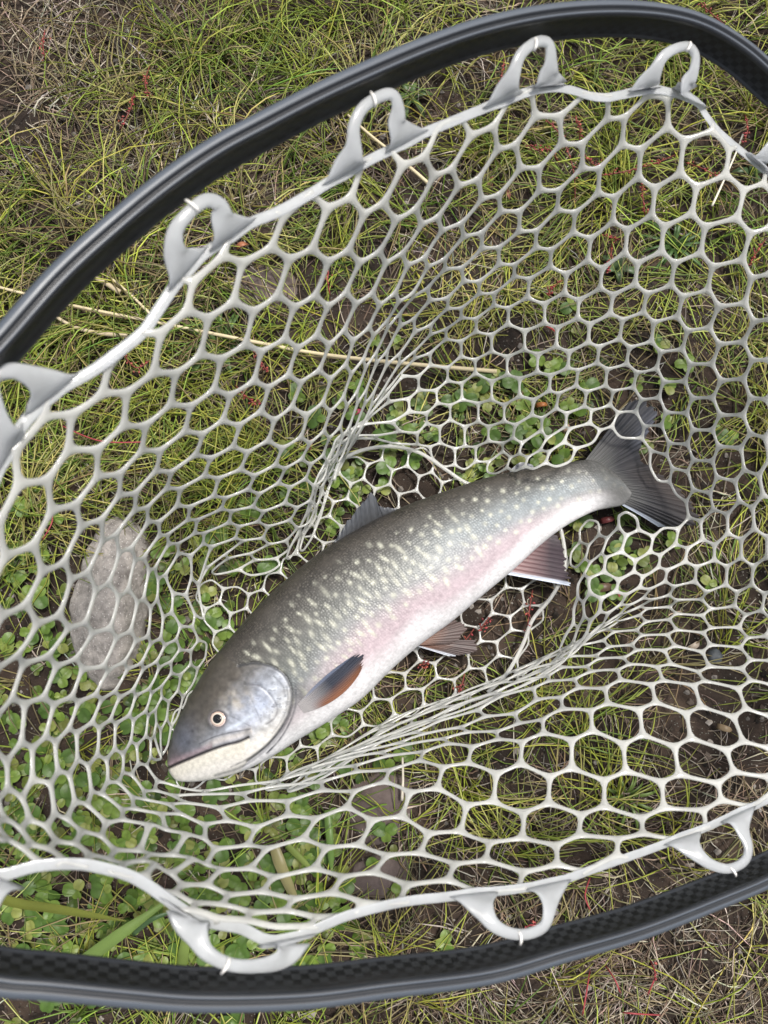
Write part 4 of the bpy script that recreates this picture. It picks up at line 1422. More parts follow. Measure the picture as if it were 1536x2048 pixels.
        if nz_ < 0:
            F = F[:, ::-1]
        bord = np.r_[np.arange(nt_), np.arange(2 * nt_ - 1, m, nt_), np.arange(m - 2, m - nt_ - 1, -1), np.arange((nr - 2) * nt_, 0, -nt_)]
        b2 = np.roll(bord, -1)
        S = np.stack([bord, b2, b2 + m, bord + m], -1)
        if nz_ > 0:
            pass
        else:
            S = S[:, ::-1]
        ff = np.repeat(f, nt_)
        gg = np.tile(g, nr)
        cc = cfun(ff, gg)
        ray = np.sin(ff * rays_n * 2 * math.pi + np.repeat(phs, nt_)) * .6 + .5 * np.sin(ff * rays_n * 4.6 * math.pi + 2 * gg + np.repeat(phs, nt_)) * gg
        brn = np.sin(gg * 21 + 3 * np.sin(ff * 40)) * .5 + .5
        cc = cc * (1 + (.34 if nr > 150 else .22) * ray * np.repeat(ampk, nt_) * (.4 + .6 * gg))[:, None] * (.93 + .14 * brn)[:, None]
        fo = part(name, np.r_[Vt, Vb], [F, F[:, ::-1] + m, S], fish, [FM], col=np.r_[cc, cc])
        fo.data.set_sharp_from_angle(angle=math.radians(55))
        return fo

    def cmix(a, b, t):
        t = np.clip(t, 0, 1)[:, None]
        return np.asarray(a)[None] * (1 - t) + np.asarray(b)[None] * t
    dark = (.060, .066, .078)
    fin('dorsal_fin', [(664, 1106), (700, 1086), (740, 1062), (806, 1030)], [(668, 1084), (690, 1050), (718, 1014), (742, 988), (752, 994), (757, 1012), (802, 1018)], [.048, .047, .044], [.052, .060, .05], 90, lambda f, g: cmix((.07, .072, .075), (.085, .092, .105), g), 13, .0005, .002)
    fin('adipose_fin', [(1018, 950), (1066, 942)], [(1020, 942), (1034, 927), (1050, 924), (1066, 930), (1070, 939)], .036, .036, 30, lambda f, g: cmix((.09, .095, .11), (.13, .14, .18), g), 3, .0002)

    def tailc(f, g):
        c_ = cmix((.105, .105, .10), (.024, .025, .030), g * 2.4)
        c_ = c_ + (np.exp(-((f - .62) / .2) ** 2) * sstep(.2, .9, g))[:, None] * np.array([.045, .03, .02])
        c_ = c_ + (np.exp(-((f - .22) / .08) ** 2) * sstep(.55, .9, g))[:, None] * np.array([.06, .065, .085])
        e = sstep(.955, .985, f)[:, None]
        return c_ * (1 - e) + np.array([.52, .57, .68]) * e
    fin('tail_fin', [(1166, 926), (1190, 935), (1215, 955), (1232, 980), (1240, 1008)], [(1258, 803), (1276, 800), (1300, 812), (1307, 836), (1294, 868), (1280, 900), (1282, 922), (1312, 946), (1350, 968), (1382, 1006), (1397, 1032), (1390, 1050), (1352, 1054), (1318, 1054)], .0285, [.016, .02, .022, .02, .014], 190, tailc, 26, .0006, .0015)

    def analc(f, g):
        c_ = cmix((.30, .165, .165), (.075, .055, .066), g * 1.6 + (1 - f) * .4 - .2)
        c_ = c_ * (1 - .3 * (1 - f)[:, None]) + (sstep(.35, 0, f) * .07)[:, None]
        e = sstep(.90, .955, f)[:, None]
        return c_ * (1 - e) + np.array([.66, .71, .80]) * e
    fin('anal_fin', [(1092, 1066), (1060, 1098), (1030, 1128), (1008, 1148)], [(1114, 1071), (1124, 1092), (1130, 1118), (1135, 1150), (1140, 1172)], .030, .0215, 80, analc, 11, .0005, .001)

    def pelc(f, g):
        c_ = cmix((.28, .13, .08), (.10, .072, .068), g * 1.6)
        e = sstep(.78, .9, f)[:, None]
        return c_ * (1 - e) + np.array([.68, .71, .78]) * e
    fin('pelvic_fin', [(852, 1268), (838, 1278), (828, 1290)], [(908, 1241), (926, 1247), (930, 1262), (918, 1280), (900, 1288)], .030, .024, 46, lambda f, g: cmix((.27, .125, .075), (.12, .085, .078), g * 1.5), 8, .0004, .001)
    fin('pelvic_fin', [(842, 1278), (834, 1286), (826, 1290)], [(948, 1280), (958, 1292), (956, 1303), (930, 1309), (900, 1313)], .024, .019, 54, pelc, 8, .0004, .0008)

    def surf_z(px):
        k = np.array([int(np.argmin(np.where(upf, (x - a) ** 2 + (y - b) ** 2, 1e12))) for a, b in px])
        return P.reshape(-1, 3)[k, 2]
    pb = [(596, 1408), (601, 1417), (608, 1426)]
    pt = [(704, 1313), (714, 1308), (723, 1311), (726, 1326), (720, 1346)]

    def pecc(f, g):
        c_ = cmix((.42, .40, .40), (.040, .046, .066), (g - .10) * 2.4)
        lo = sstep(.42, .95, f + .12 * (g - .5))[:, None] * sstep(.1, .35, g)[:, None]
        c_ = c_ * (1 - lo) + np.array([.25, .105, .055]) * lo
        hi = (np.exp(-((f - .05) / .07) ** 2) * sstep(.05, .3, g) * .7)[:, None]
        return c_ * (1 - hi) + np.array([.20, .24, .34]) * hi
    fin('pectoral_fin', pb, pt, surf_z(pb) + .0006, surf_z(pt) + .0022, 70, pecc, 12, .0004, .0018, .0006, [(646, 1356), (662, 1372), (674, 1396)])
    return fish


build_fish()


# ------------------------------------------------------------------ stones
def stone(name, outline, ridge, zr, mat, label, cat='stone', rough=.0016, sink=.004):
    import bmesh
    bm = bmesh.new()
    o = at_z(np.array(outline, float), np.zeros(len(outline)))
    r = at_z(np.array([(a, b) for a, b in ridge], float), np.array(zr))
    ctr = o.mean(0)
    gz = float(ground_h(ctr[0], ctr[1]))
    for p in o:
        bm.verts.new((p[0], p[1], gz - sink))
        q = p + (ctr - p) * .04
        bm.verts.new((q[0], q[1], gz + min(zr) * .45))
    for p in r:
        bm.verts.new(p)
    bmesh.ops.convex_hull(bm, input=bm.verts)
    loose = [v for v in bm.verts if not v.link_faces]
    bmesh.ops.delete(bm, geom=loose, context='VERTS')
    bmesh.ops.triangulate(bm, faces=bm.faces)
    for _ in range(4):
        long = [e for e in bm.edges if e.calc_length() > .0045]
        if not long:
            break
        bmesh.ops.subdivide_edges(bm, edges=long, cuts=1)
        bmesh.ops.triangulate(bm, faces=bm.faces)
    for _ in range(3):
        bmesh.ops.smooth_vert(bm, verts=bm.verts, factor=.4, use_axis_x=True, use_axis_y=True, use_axis_z=True)
    from mathutils import noise
    bm.normal_update()
    for v in bm.verts:
        v.co += v.normal * (noise.fractal(v.co * 90, 1.0, 2.0, 4) * rough + noise.noise(v.co * 32) * rough * 1.2)
    me = bpy.data.meshes.new(name)
    bm.transform(Matrix.Translation(-Vector((ctr[0], ctr[1], gz))))
    bm.to_mesh(me)
    bm.free()
    me.materials.append(mat)
    for p in me.polygons:
        p.use_smooth = True
    s = link(name, me)
    s.location = (ctr[0], ctr[1], gz)
    return tag(s, label, cat)


stone('stone', [(192, 1052), (222, 1030), (262, 1032), (292, 1060), (300, 1130), (296, 1220), (285, 1300), (250, 1372), (212, 1392), (170, 1352), (140, 1275), (138, 1210), (160, 1160), (182, 1110)], [(232, 1070), (246, 1150), (242, 1230), (236, 1310), (215, 1355), (200, 1180), (185, 1270)], [.016, .022, .024, .021, .013, .021, .02], M_STONE, 'long pale grey speckled stone behind the netting left of the fish head')
stone('stone', [(700, 1570), (760, 1540), (825, 1560), (832, 1620), (800, 1690), (730, 1700), (690, 1640)], [(740, 1590), (790, 1590), (770, 1650)], [.006, .007, .006], M_BROWN, 'flat brown stone under the lower netting nearest the fish', rough=.0008)
stone('stone', [(705, 1730), (760, 1705), (825, 1712), (815, 1780), (760, 1805), (695, 1790)], [(740, 1740), (780, 1740), (755, 1775)], [.005, .006, .005], M_BROWN, 'flat brown stone beside the lower rim band of the net', rough=.0008)
stone('stone', [(1412, 1300), (1432, 1292), (1444, 1308), (1440, 1328), (1418, 1330), (1408, 1316)], [(1426, 1308), (1430, 1316)], [.008, .008], M_DARK, 'small dark blue-grey stone under the right netting', rough=.0005)
stone('stone', [(470, 545), (520, 520), (590, 545), (600, 590), (540, 625), (470, 600)], [(510, 560), (550, 570)], [.003, .003], M_BROWN, 'flat brown stone under the upper left netting', rough=.0008)


# ------------------------------------------------------------------ vegetation
def net_zone(p):
    """how low things must stay: under the net bag the grass is pressed flat"""
    return inside(p, [(640, 560), (1000, 420), (1480, 520), (1536, 1250), (1250, 1330), (800, 1600), (250, 1640), (180, 1250), (420, 1080), (600, 900)])


def field(p, blobs, base=0.0):
    d = np.full(len(p), base)
    for x, y, sx, sy, w in blobs:
        d += w * np.exp(-((p[:, 0] - x) / sx) ** 2 - ((p[:, 1] - y) / sy) ** 2)
    return np.clip(d, 0, None)


def scatter(n, dens, seed, ext=140):
    r = np.random.default_rng(seed)
    out = []
    tot = 0
    while tot < n:
        p = np.stack([r.uniform(-ext, 1536 + ext, 4000), r.uniform(-ext, 2048 + ext, 4000)], -1)
        k = r.random(4000) < np.clip(dens(p), 0, 1)
        out.append(p[k])
        tot += k.sum()
        if len(out) > 400:
            break
    return np.concatenate(out)[:n]


def blades(px, ang, length, rise, rad, col, seed, sides=3, seg=5, curl=.35, flat=None):
    """thin tapering stems: roots px (chart), heading ang, length, rise, radius, colour; returns V,F,C"""
    r = np.random.default_rng(seed)
    n = len(px)
    root = at_z(px, np.zeros(n))
    root[:, 2] = ground_h(root[:, 0], root[:, 1]) - .001
    d = np.stack([np.cos(ang), np.sin(ang), np.zeros(n)], -1)
    sdv = np.stack([-d[:, 1], d[:, 0], d[:, 2]], -1) * r.normal(0, curl, n)[:, None]
    up = np.array([0, 0, 1.0])
    p1 = root + d * (length * .42)[:, None] + up * (rise * 1.5)[:, None]
    p2 = root + (d + sdv) * (length * .9)[:, None] + up * (rise * r.uniform(.2, 1.1, n))[:, None]
    t = np.linspace(0, 1, seg)[None, :, None]
    pts = root[:, None] * (1 - t) ** 2 + 2 * p1[:, None] * t * (1 - t) + p2[:, None] * t * t
    pts[:, 1:-1] += r.normal(0, .0006, pts[:, 1:-1].shape)
    tg = np.gradient(pts, axis=1)
    tg /= np.linalg.norm(tg, axis=2)[..., None] + 1e-9
    a = np.cross(tg, up)
    a /= np.linalg.norm(a, axis=2)[..., None] + 1e-9
    b = np.cross(a, tg)
    th = np.arange(sides) * 2 * math.pi / sides
    prof = np.interp(np.linspace(0, 1, seg), [0, .3, .75, 1], [.8, 1, .75, .2])
    rr = rad[:, None] * prof[None]
    fl = 1.0 if flat is None else flat
    V = pts[:, :, None] + rr[:, :, None, None] * (a[:, :, None] * np.cos(th)[None, None, :, None] + fl * b[:, :, None] * np.sin(th)[None, None, :, None])
    V = V.reshape(-1, 3)
    i = np.arange(n)[:, None, None] * seg * sides
    j = np.arange(seg - 1)[None, :, None] * sides
    k = np.arange(sides)[None, None]
    k2 = (k + 1) % sides
    F = np.stack([i + j + k, i + j + k2, i + j + sides + k2, i + j + sides + k], -1).reshape(-1, 4)
    C = np.repeat(col, seg * sides, 0)
    return V, F, C


def tufts(n_t, per, dens, seed, lens, rise, rad, cols, spread=7.0, ext=420):
    r = np.random.default_rng(seed)
    t = scatter(n_t, dens, seed + 1, ext)
    k = r.integers(per[0], per[1] + 1, len(t))
    px = np.repeat(t, k, 0) + r.normal(0, spread, (k.sum(), 2))
    head = np.repeat(r.uniform(0, 2 * math.pi, len(t)), k) + r.normal(0, 1.1, k.sum())
    n = len(px)
    ln = r.uniform(*lens, n)
    nz_ = net_zone(px)
    ri = np.where(nz_, r.uniform(.001, .007, n), r.uniform(*rise, n))
    rd = r.uniform(*rad, n)
    base = np.repeat(np.array(cols)[r.integers(0, len(cols), len(t))], k, 0)
    c = base * r.uniform(.75, 1.25, (n, 1)) * (1 + r.normal(0, .06, (n, 3)))
    return blades(px, head, ln, ri, rd, np.clip(c, .005, 1), seed + 2)


def join_stuff(name, parts, mat, label, cat):
    V = []
    F = []
    C = []
    o = 0
    for v, f, c in parts:
        V.append(v)
        F.append(f + o)
        C.append(c)
        o += len(v)
    me = mesh_np(name, np.concatenate(V), [np.concatenate(F)], col=np.concatenate(C), mats=[mat])
    return tag(link(name, me), label, cat, kind='stuff')


DG = lambda p: field(p, [(300, 620, 420, 330, .8), (120, 850, 260, 260, .6), (700, 120, 700, 170, .55), (420, 130, 260, 200, .3), (1250, 450, 330, 320, .75), (1000, 520, 220, 200, .42), (850, 880, 280, 140, .22), (1100, 1500, 420, 260, .24), (700, 1450, 200, 160, .3), (1480, 1150, 120, 300, .25), (400, 1900, 600, 120, .3), (330, 980, 200, 120, .6), (1300, 1750, 260, 120, .16), (1480, 60, 160, 120, .4), (-300, 500, 300, 500, .6), (-300, 1500, 300, 500, .4), (600, -280, 900, 220, .5), (1850, 600, 260, 700, .5), (700, 2330, 900, 220, .35)], .05) * (1 - .75 * np.exp(-((p[:, 0] - 535) / 75) ** 2 - ((p[:, 1] - 575) / 60) ** 2)) * (1 - .6 * np.exp(-((p[:, 0] - 760) / 80) ** 2 - ((p[:, 1] - 360) / 90) ** 2)) * (1 - .8 * np.exp(-((p[:, 0] - 1380) / 120) ** 2 - ((p[:, 1] - 950) / 110) ** 2)) * (1 - .8 * np.exp(-((p[:, 0] - 260) / 360) ** 4 - ((p[:, 1] - 1660) / 260) ** 4)) * (1 - .8 * np.exp(-((p[:, 0] - 215) / 85) ** 2 - ((p[:, 1] - 1200) / 180) ** 2)) * (1 - .8 * np.exp(-((p[:, 0] - 60) / 260) ** 2 - ((p[:, 1] - 120) / 150) ** 2))
DD = lambda p: field(p, [(100, 120, 260, 170, .9), (450, 250, 400, 160, .5), (1000, 60, 300, 100, .4), (1350, 1980, 400, 150, .8), (850, 1980, 250, 120, .45), (860, 1650, 180, 120, .35), (1300, 1700, 260, 200, .2), (330, 560, 200, 140, .4), (-260, 100, 240, 400, .5), (1800, 1700, 260, 500, .4)], .14)
GC = [(.32, .36, .05), (.38, .40, .07), (.23, .30, .045), (.15, .23, .035), (.44, .42, .14), (.27, .33, .055), (.20, .155, .075), (.26, .22, .10)]
DC = [(.28, .22, .145), (.20, .15, .105), (.36, .31, .24), (.14, .105, .08), (.46, .41, .33)]

join_stuff('grass', [
    tufts(1010, (8, 16), DG, 100, (.04, .095), (.006, .026), (.00045, .0008), GC, 9),
    tufts(700, (1, 3), lambda p: DG(p) * .8 + .04, 140, (.03, .09), (.003, .018), (.00045, .0008), GC, 16),
], M_GRASS, 'thin yellow-green needle grass growing over the dark soil', 'grass')
join_stuff('dry_grass', [
    tufts(1250, (5, 10), DD, 200, (.02, .06), (.001, .010), (.0003, .0007), DC, 14),
    tufts(1900, (1, 2), lambda p: DD(p) * .5 + .25, 240, (.008, .03), (.0005, .004), (.0003, .0008), DC, 20),
], M_DRY, 'dry brown grass litter scattered over the soil', 'dry grass')


def crumbs():
    r = np.random.default_rng(9)
    n = 8500
    px = np.stack([r.uniform(-120, 1660, n), r.uniform(-120, 2170, n)], -1)
    P = at_z(px, np.zeros(n))
    P[:, 2] = ground_h(P[:, 0], P[:, 1])
    s = .0009 + .0028 * r.random(n) ** 3.5
    o = np.array([(1, 0, 0), (-1, 0, 0), (0, 1, 0), (0, -1, 0), (0, 0, 1), (0, 0, -1), (.6, .6, .5), (-.6, .6, .5), (.6, -.6, .5), (-.6, -.6, .5)], float)
    tri = np.array([(4, 6, 7), (4, 7, 9), (4, 9, 8), (4, 8, 6), (6, 0, 2), (6, 2, 7), (7, 2, 1), (7, 1, 9), (9, 1, 3), (9, 3, 8), (8, 3, 0), (8, 0, 6), (5, 2, 0), (5, 1, 2), (5, 3, 1), (5, 0, 3)])
    V = P[:, None] + o[None] * s[:, None, None] * r.uniform(.6, 1.3, (n, 10, 3))
    F = (tri[None] + np.arange(n)[:, None, None] * 10).reshape(-1, 3)
    pal = np.array([(.035, .027, .021), (.055, .042, .033), (.10, .08, .065), (.022, .018, .015), (.21, .19, .17)])
    C = np.repeat(pal[r.integers(0, 5, n)], 10, 0)
    me = mesh_np('soil_crumbs', V.reshape(-1, 3), [F], smooth=False, col=C, mats=[M_CRUMB])
    tag(link('soil_crumbs', me), 'loose dark soil crumbs and grit on the ground', 'soil', kind='stuff')


crumbs()


# ---- clover -----------------------------------------------------------
def leaflet_mesh(name, r0, seed, colr):
    r = random.Random(seed)
    k, rings = 14, 3
    V = [(0, 0, 0)]
    C = [[c * .9 for c in colr]]
    for m in range(1, rings + 1):
        for q in range(k):
            t = 2 * math.pi * q / k
            # obcordate: notch at the far end, narrow at the stalk
            rad = r0 * (1 - .16 * math.exp(-(t / .38) ** 2) - .16 * math.exp(-((2 * math.pi - t) / .38) ** 2)) * (1 + r.uniform(-.03, .03))
            xx, yy = rad * math.cos(t) * m / rings, rad * .92 * math.sin(t) * m / rings
            V.append((xx + r0 * .92, yy, r0 * (.34 * abs(yy) / r0 - .16 * (m / rings) ** 2) + r.uniform(-.0001, .0001)))
            C.append([c * (1.18 if m == 2 and abs(math.cos(t)) < .8 else 1.0) for c in colr])
    V[0] = (r0 * .92, 0, 0)
    F3 = [(0, 1 + q, 1 + (q + 1) % k) for q in range(k)]
    F4 = []
    for m in range(rings - 1):
        for q in range(k):
            a, b = 1 + m * k + q, 1 + m * k + (q + 1) % k
            F4.append((a, a + k, b + k, b))
    return mesh_np(name, V, [np.array(F3), np.array(F4)], col=np.array(C), mats=[M_CLOVER])


CLC = [(.10, .17, .026), (.135, .205, .034), (.07, .13, .024), (.17, .22, .045), (.21, .235, .06)]
LEAF = [leaflet_mesh('leaflet', r_, 20 + k, CLC[k % 5]) for k, r_ in enumerate((.0042, .005, .0058, .0036, .0047, .0054, .0044, .0062))]


def stalk_mesh(h, seed):
    r = random.Random(seed)
    a = Vector((r.uniform(-.006, .006), r.uniform(-.006, .006), -h))
    pts = [a * (1 - t) + Vector((a.x * .5 * math.sin(math.pi * t), a.y * -.4 * math.sin(math.pi * t), 0)) for t in (0, .25, .5, .75, 1)]
    V, F = tube(np.array([tuple(p) for p in pts]), .00045, 5)
    return mesh_np('stalk', V, F, col=np.tile((.10, .15, .035), (len(V), 1)), mats=[M_CLOVER])


STALK = [stalk_mesh(h, 40 + k) for k, h in enumerate((.006, .008, .010, .012))]
DCL = lambda p: field(p, [(130, 1500, 230, 230, 1.0), (330, 1750, 330, 160, 1.0), (90, 1150, 140, 170, .55), (300, 1300, 120, 150, .5), (860, 850, 210, 90, .6), (1080, 860, 120, 120, .45), (400, 1250, 110, 110, .5), (640, 1500, 130, 90, .45), (1250, 800, 140, 120, .16), (1330, 1090, 100, 60, .3), (1180, 1110, 90, 60, .35), (680, 950, 110, 120, .5), (560, 1750, 160, 130, .5), (450, 1080, 110, 60, .4), (250, 1900, 300, 120, .7)], 0.0) * (1 - .92 * np.exp(-((p[:, 0] - 215) / 80) ** 4 - ((p[:, 1] - 1210) / 185) ** 4))


def clover(px, k, label, group):
    p = at_z(px, 0.0)
    zz = ground_h(p[0], p[1])
    hi = STALK[k % 4]
    h = (.006, .008, .010, .012)[k % 4]
    o = empty('clover_plant', (p[0], p[1], zz + h))
    tag(o, label, 'clover', group)
    link('stalk', hi, o)
    a0 = rnd.uniform(0, 6.28)
    for q in range(3):
        l = link('leaflet', LEAF[rnd.randrange(8)], o)
        l.rotation_euler = (rnd.gauss(0, .16), rnd.gauss(.05, .2), a0 + q * 2.094 + rnd.gauss(0, .12))
    return o


LAND = [(60, 1480, 'under the far left netting'), (60, 1150, 'left of the long grey stone'), (215, 1440, 'just below the long grey stone'), (335, 1290, 'between the grey stone and fish head'), (250, 1570, 'under the netting left of the snout'), (60, 1680, 'behind the lower left rim band'),
        (90, 1850, 'around the tall blurred grass blade'), (260, 1800, 'around the wide pale grass blade'), (450, 1860, 'inside the lower left net loop'), (400, 1690, 'under the netting below the snout'), (560, 1740, 'beside the yellowing broad grass blade'), (655, 1630, 'left of the flat brown stones'),
        (640, 1480, 'under the chin of the fish'), (790, 830, 'between the long straw and fish back'), (700, 960, 'beside the dorsal fin'), (950, 860, 'under the net above the fish back'), (1100, 850, 'left of the tail fin'), (1260, 790, 'above the tail fin tip'), (1330, 1090, 'below the tail fin'),
        (1180, 1110, 'right of the anal fin'), (450, 1080, 'under the left net fold'), (250, 1970, 'outside the lower hoop')]


def clovers():
    pts = scatter(560, DCL, 31, 60)
    big = 0
    used = []
    rest = []
    for k, p in enumerate(pts):
        if any((p[0] - a) ** 2 + (p[1] - b) ** 2 < 19 ** 2 for a, b in used):
            rest.append(p)
            continue
        vis = 0 < p[0] < 1536 and 0 < p[1] < 2048
        if not vis or big >= 285:
            rest.append(p)
            continue
        used.append(tuple(p))
        big += 1
        w_ = min(LAND, key=lambda q: (q[0] - p[0]) ** 2 + (q[1] - p[1]) ** 2)[2]
        lb, g = 'green three-leaved clover plant ' + w_, 'clover plants ' + w_
        clover(p, k, lb, g)
    # the remaining small ones as ground cover
    r = np.random.default_rng(77)
    V = []
    C = []
    F3 = []
    F4 = []
    o = 0
    for p in list(rest) + list(scatter(260, DCL, 33, 60)):
        q = at_z(np.asarray(p, float), 0.0)
        z = ground_h(q[0], q[1])
        a0 = r.uniform(0, 6.28)
        for t in range(3):
            me = LEAF[r.integers(0, 8)]
            n = len(me.vertices)
            co = np.empty(n * 3, np.float32)
            me.vertices.foreach_get('co', co)
            co = co.reshape(-1, 3).astype(float) * r.uniform(.6, .9)
            a = a0 + t * 2.094 + r.normal(0, .15)
            ti = r.normal(0, .25)
            co[:, 2] += co[:, 0] * ti
            x_, y_ = co[:, 0] * math.cos(a) - co[:, 1] * math.sin(a), co[:, 0] * math.sin(a) + co[:, 1] * math.cos(a)
            V.append(np.stack([x_ + q[0], y_ + q[1], co[:, 2] + z + r.uniform(.002, .006)], -1))
            C.append(np.tile(np.array(CLC[r.integers(0, 5)]) * r.uniform(.7, 1.1), (n, 1)))
            F3.append(np.array([(0, 1 + s_, 1 + (s_ + 1) % 14) for s_ in range(14)]) + o)
            F4.append(np.array([(1 + m * 14 + s_, 1 + (m + 1) * 14 + s_, 1 + (m + 1) * 14 + (s_ + 1) % 14, 1 + m * 14 + (s_ + 1) % 14) for m in range(2) for s_ in range(14)]) + o)
            o += n
    me = mesh_np('clover_ground_cover', np.concatenate(V), [np.concatenate(F3), np.concatenate(F4)], col=np.concatenate(C), mats=[M_CLOVER])
    tag(link('clover_ground_cover', me), 'low carpet of tiny clover leaves between the larger plants', 'clover', kind='stuff')


clovers()


# ---- broad grass blades and tufts --------------------------------------
def strap_blade(P, w, colr, name, parent=None, thick=.0004):
    P = np.asarray(P, float)
    n = len(P)
    f = np.linspace(0, 1, n)
    wd = w * np.interp(f, [0, .25, .7, 1], [.75, 1, .8, .06])
    t = np.gradient(P, axis=0)
    t /= np.linalg.norm(t, axis=1)[:, None]
    lat = np.cross(t, [0, 0, 1.0])
    lat /= np.linalg.norm(lat, axis=1)[:, None] + 1e-9
    nn = np.cross(lat, t)
    prof = [(-1, .35, 0), (0, 0, 0), (1, .35, 0), (1, .35, -1), (0, 0, -1), (-1, .35, -1)]
    V = np.stack([P + lat * (a * wd / 2)[:, None] + nn * (b * wd / 2)[:, None] + nn * (c * thick) for a, b, c in prof], 1).reshape(-1, 3)
    k = 6
    i = np.arange(n - 1)[:, None]
    j = np.arange(k)[None]
    F = np.stack([i * k + j, i * k + (j + 1) % k, (i + 1) * k + (j + 1) % k, (i + 1) * k + j], -1).reshape(-1, 4)
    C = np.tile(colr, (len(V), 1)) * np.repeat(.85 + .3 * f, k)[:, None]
    if parent is None:
        org = P[0].copy()
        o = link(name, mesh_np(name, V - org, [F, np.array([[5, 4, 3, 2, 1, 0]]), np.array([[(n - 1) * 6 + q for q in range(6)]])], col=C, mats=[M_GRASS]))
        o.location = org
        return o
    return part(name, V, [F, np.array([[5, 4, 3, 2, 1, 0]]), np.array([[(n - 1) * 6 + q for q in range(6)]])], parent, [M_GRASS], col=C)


def px_blade(pts, zs, w, colr, label):
    c = catmull(pts, 5)
    z = np.interp(np.linspace(0, 1, len(c)), np.linspace(0, 1, len(zs)), zs)
    return tag(strap_blade(at_z(c, z), w, colr, 'broad_grass'), label, 'grass', None, 'thing')


px_blade([(-160, 1720), (0, 1795), (120, 1818), (252, 1842)], [.05, .13, .15, .16], .006, (.27, .30, .05), 'tall yellow-green grass blade rising near the lens at lower left')
px_blade([(130, 1960), (165, 1925), (240, 1868), (345, 1795)], [.01, .04, .05, .045], .010, (.16, .24, .06), 'wide pale green grass blade leaning over clover by the lower hoop')
px_blade([(362, 1950), (368, 1905), (378, 1850), (384, 1800)], [.005, .02, .025, .02], .008, (.19, .26, .06), 'short upright pale grass blade beside the lower left net loop')
px_blade([(548, 1690), (562, 1730), (578, 1770), (600, 1812)], [.016, .018, .014, .006], .009, (.30, .27, .12), 'broad yellowing grass blade under the lower netting')
px_blade([(575, 1690), (600, 1715), (625, 1740)], [.016, .012, .008], .005, (.20, .26, .06), 'narrow light green blade beside the yellowing one')
px_blade([(655, 1620), (660, 1680), (664, 1750)], [.008, .012, .006], .006, (.13, .22, .05), 'straight green grass blade left of the brown stones')
px_blade([(265, 1870), (305, 1838), (350, 1822)], [.012, .02, .016], .0035, (.07, .13, .05), 'dark green narrow blade across the lower clover patch')


def tuft(px, n, ln, w, colr, label, rise=.012, seed=1):
    r = random.Random(seed)
    p = at_z(np.array(px, float), 0.0)
    z = float(ground_h(p[0], p[1]))
    o = empty('grass_tuft', (p[0], p[1], z))
    tag(o, label, 'grass tuft')
    for k in range(n):
        a = 2 * math.pi * k / n + r.uniform(-.3, .3)
        l = ln * r.uniform(.6, 1.1)
        d = np.array([math.cos(a), math.sin(a), 0])
        s = np.array([-d[1], d[0], 0]) * r.uniform(-.25, .25)
        P = [np.array([p[0], p[1], z]) + (d * t + s * t * t) * l + np.array([0, 0, rise * 4 * t * (1.05 - t)]) for t in np.linspace(0, 1, 7)]
        strap_blade(P, w * r.uniform(.7, 1.2), np.array(colr) * r.uniform(.8, 1.2), 'blade', o)


tuft((440, 690), 17, .042, .0036, (.085, .15, .04), 'bright green broad-bladed grass tuft under the upper left netting', .010, 3)
tuft((1345, 495), 18, .035, .0028, (.06, .12, .03), 'dark green grass tuft under the upper right netting', .008, 4)
tuft((1250, 1590), 15, .03, .0022, (.12, .18, .04), 'small bright grass tuft under the lower right netting', .008, 5)
tuft((820, 195), 6, .022, .006, (.09, .15, .05), 'flat green leaf rosette just below the upper hoop', .006, 6)
tuft((1505, 345), 6, .022, .0055, (.07, .12, .05), 'flat dark green rosette at the right edge below the hoop', .006, 7)
tuft((1230, 540), 5, .020, .006, (.09, .14, .06), 'grey-green leaf rosette under the right netting by red seeds', .005, 8)


# ---- straw ---------------------------------------------------------------
def straw(pts, r, label, colr=(.62, .53, .34), z=.012):
    c = catmull(pts, 5)
    n = len(c)
    P = at_z(c, np.full(n, z) + .001 * np.sin(np.arange(n)))
    V, F = tube(P, r * np.interp(np.linspace(0, 1, n), [0, 1], [.72, 1.1]), 8)
    org = P[0].copy()
    o = link('straw_stalk', mesh_np('straw_stalk', V - org, F, col=np.tile(colr, (len(V), 1)) * (.9 + .2 * rng.random((len(V), 1))), mats=[M_DRY]))
    o.location = org
    tag(o, label, 'straw')


straw([(-20, 570), (150, 612), (330, 648), (500, 682), (640, 708), (800, 726), (993, 743)], .00165, 'long pale straw stalk running under the netting above the fish')
straw([(222, 556), (262, 590), (312, 640)], .0012, 'short pale straw below the upper left hoop')
straw([(696, 230), (740, 270), (800, 318), (858, 368)], .0014, 'pale straw slanting down through the upper middle net loop', z=.010)
straw([(1486, 268), (1470, 310), (1448, 360), (1424, 412)], .0009, 'thin white straw under the netting near the right edge', (.72, .68, .56), .018)
straw([(112, 548), (150, 540), (200, 560), (240, 585)], .0022, 'pale seed head straw curving beside the left hoop', (.50, .42, .28))
straw([(90, 618), (140, 650), (190, 665), (255, 672)], .0018, 'pale bent straw lying beneath the left net rim', (.50, .42, .28))
straw([(805, 1515), (806, 1560), (804, 1600)], .0011, 'short upright pale straw behind the lower net fold', (.60, .55, .45), .012)


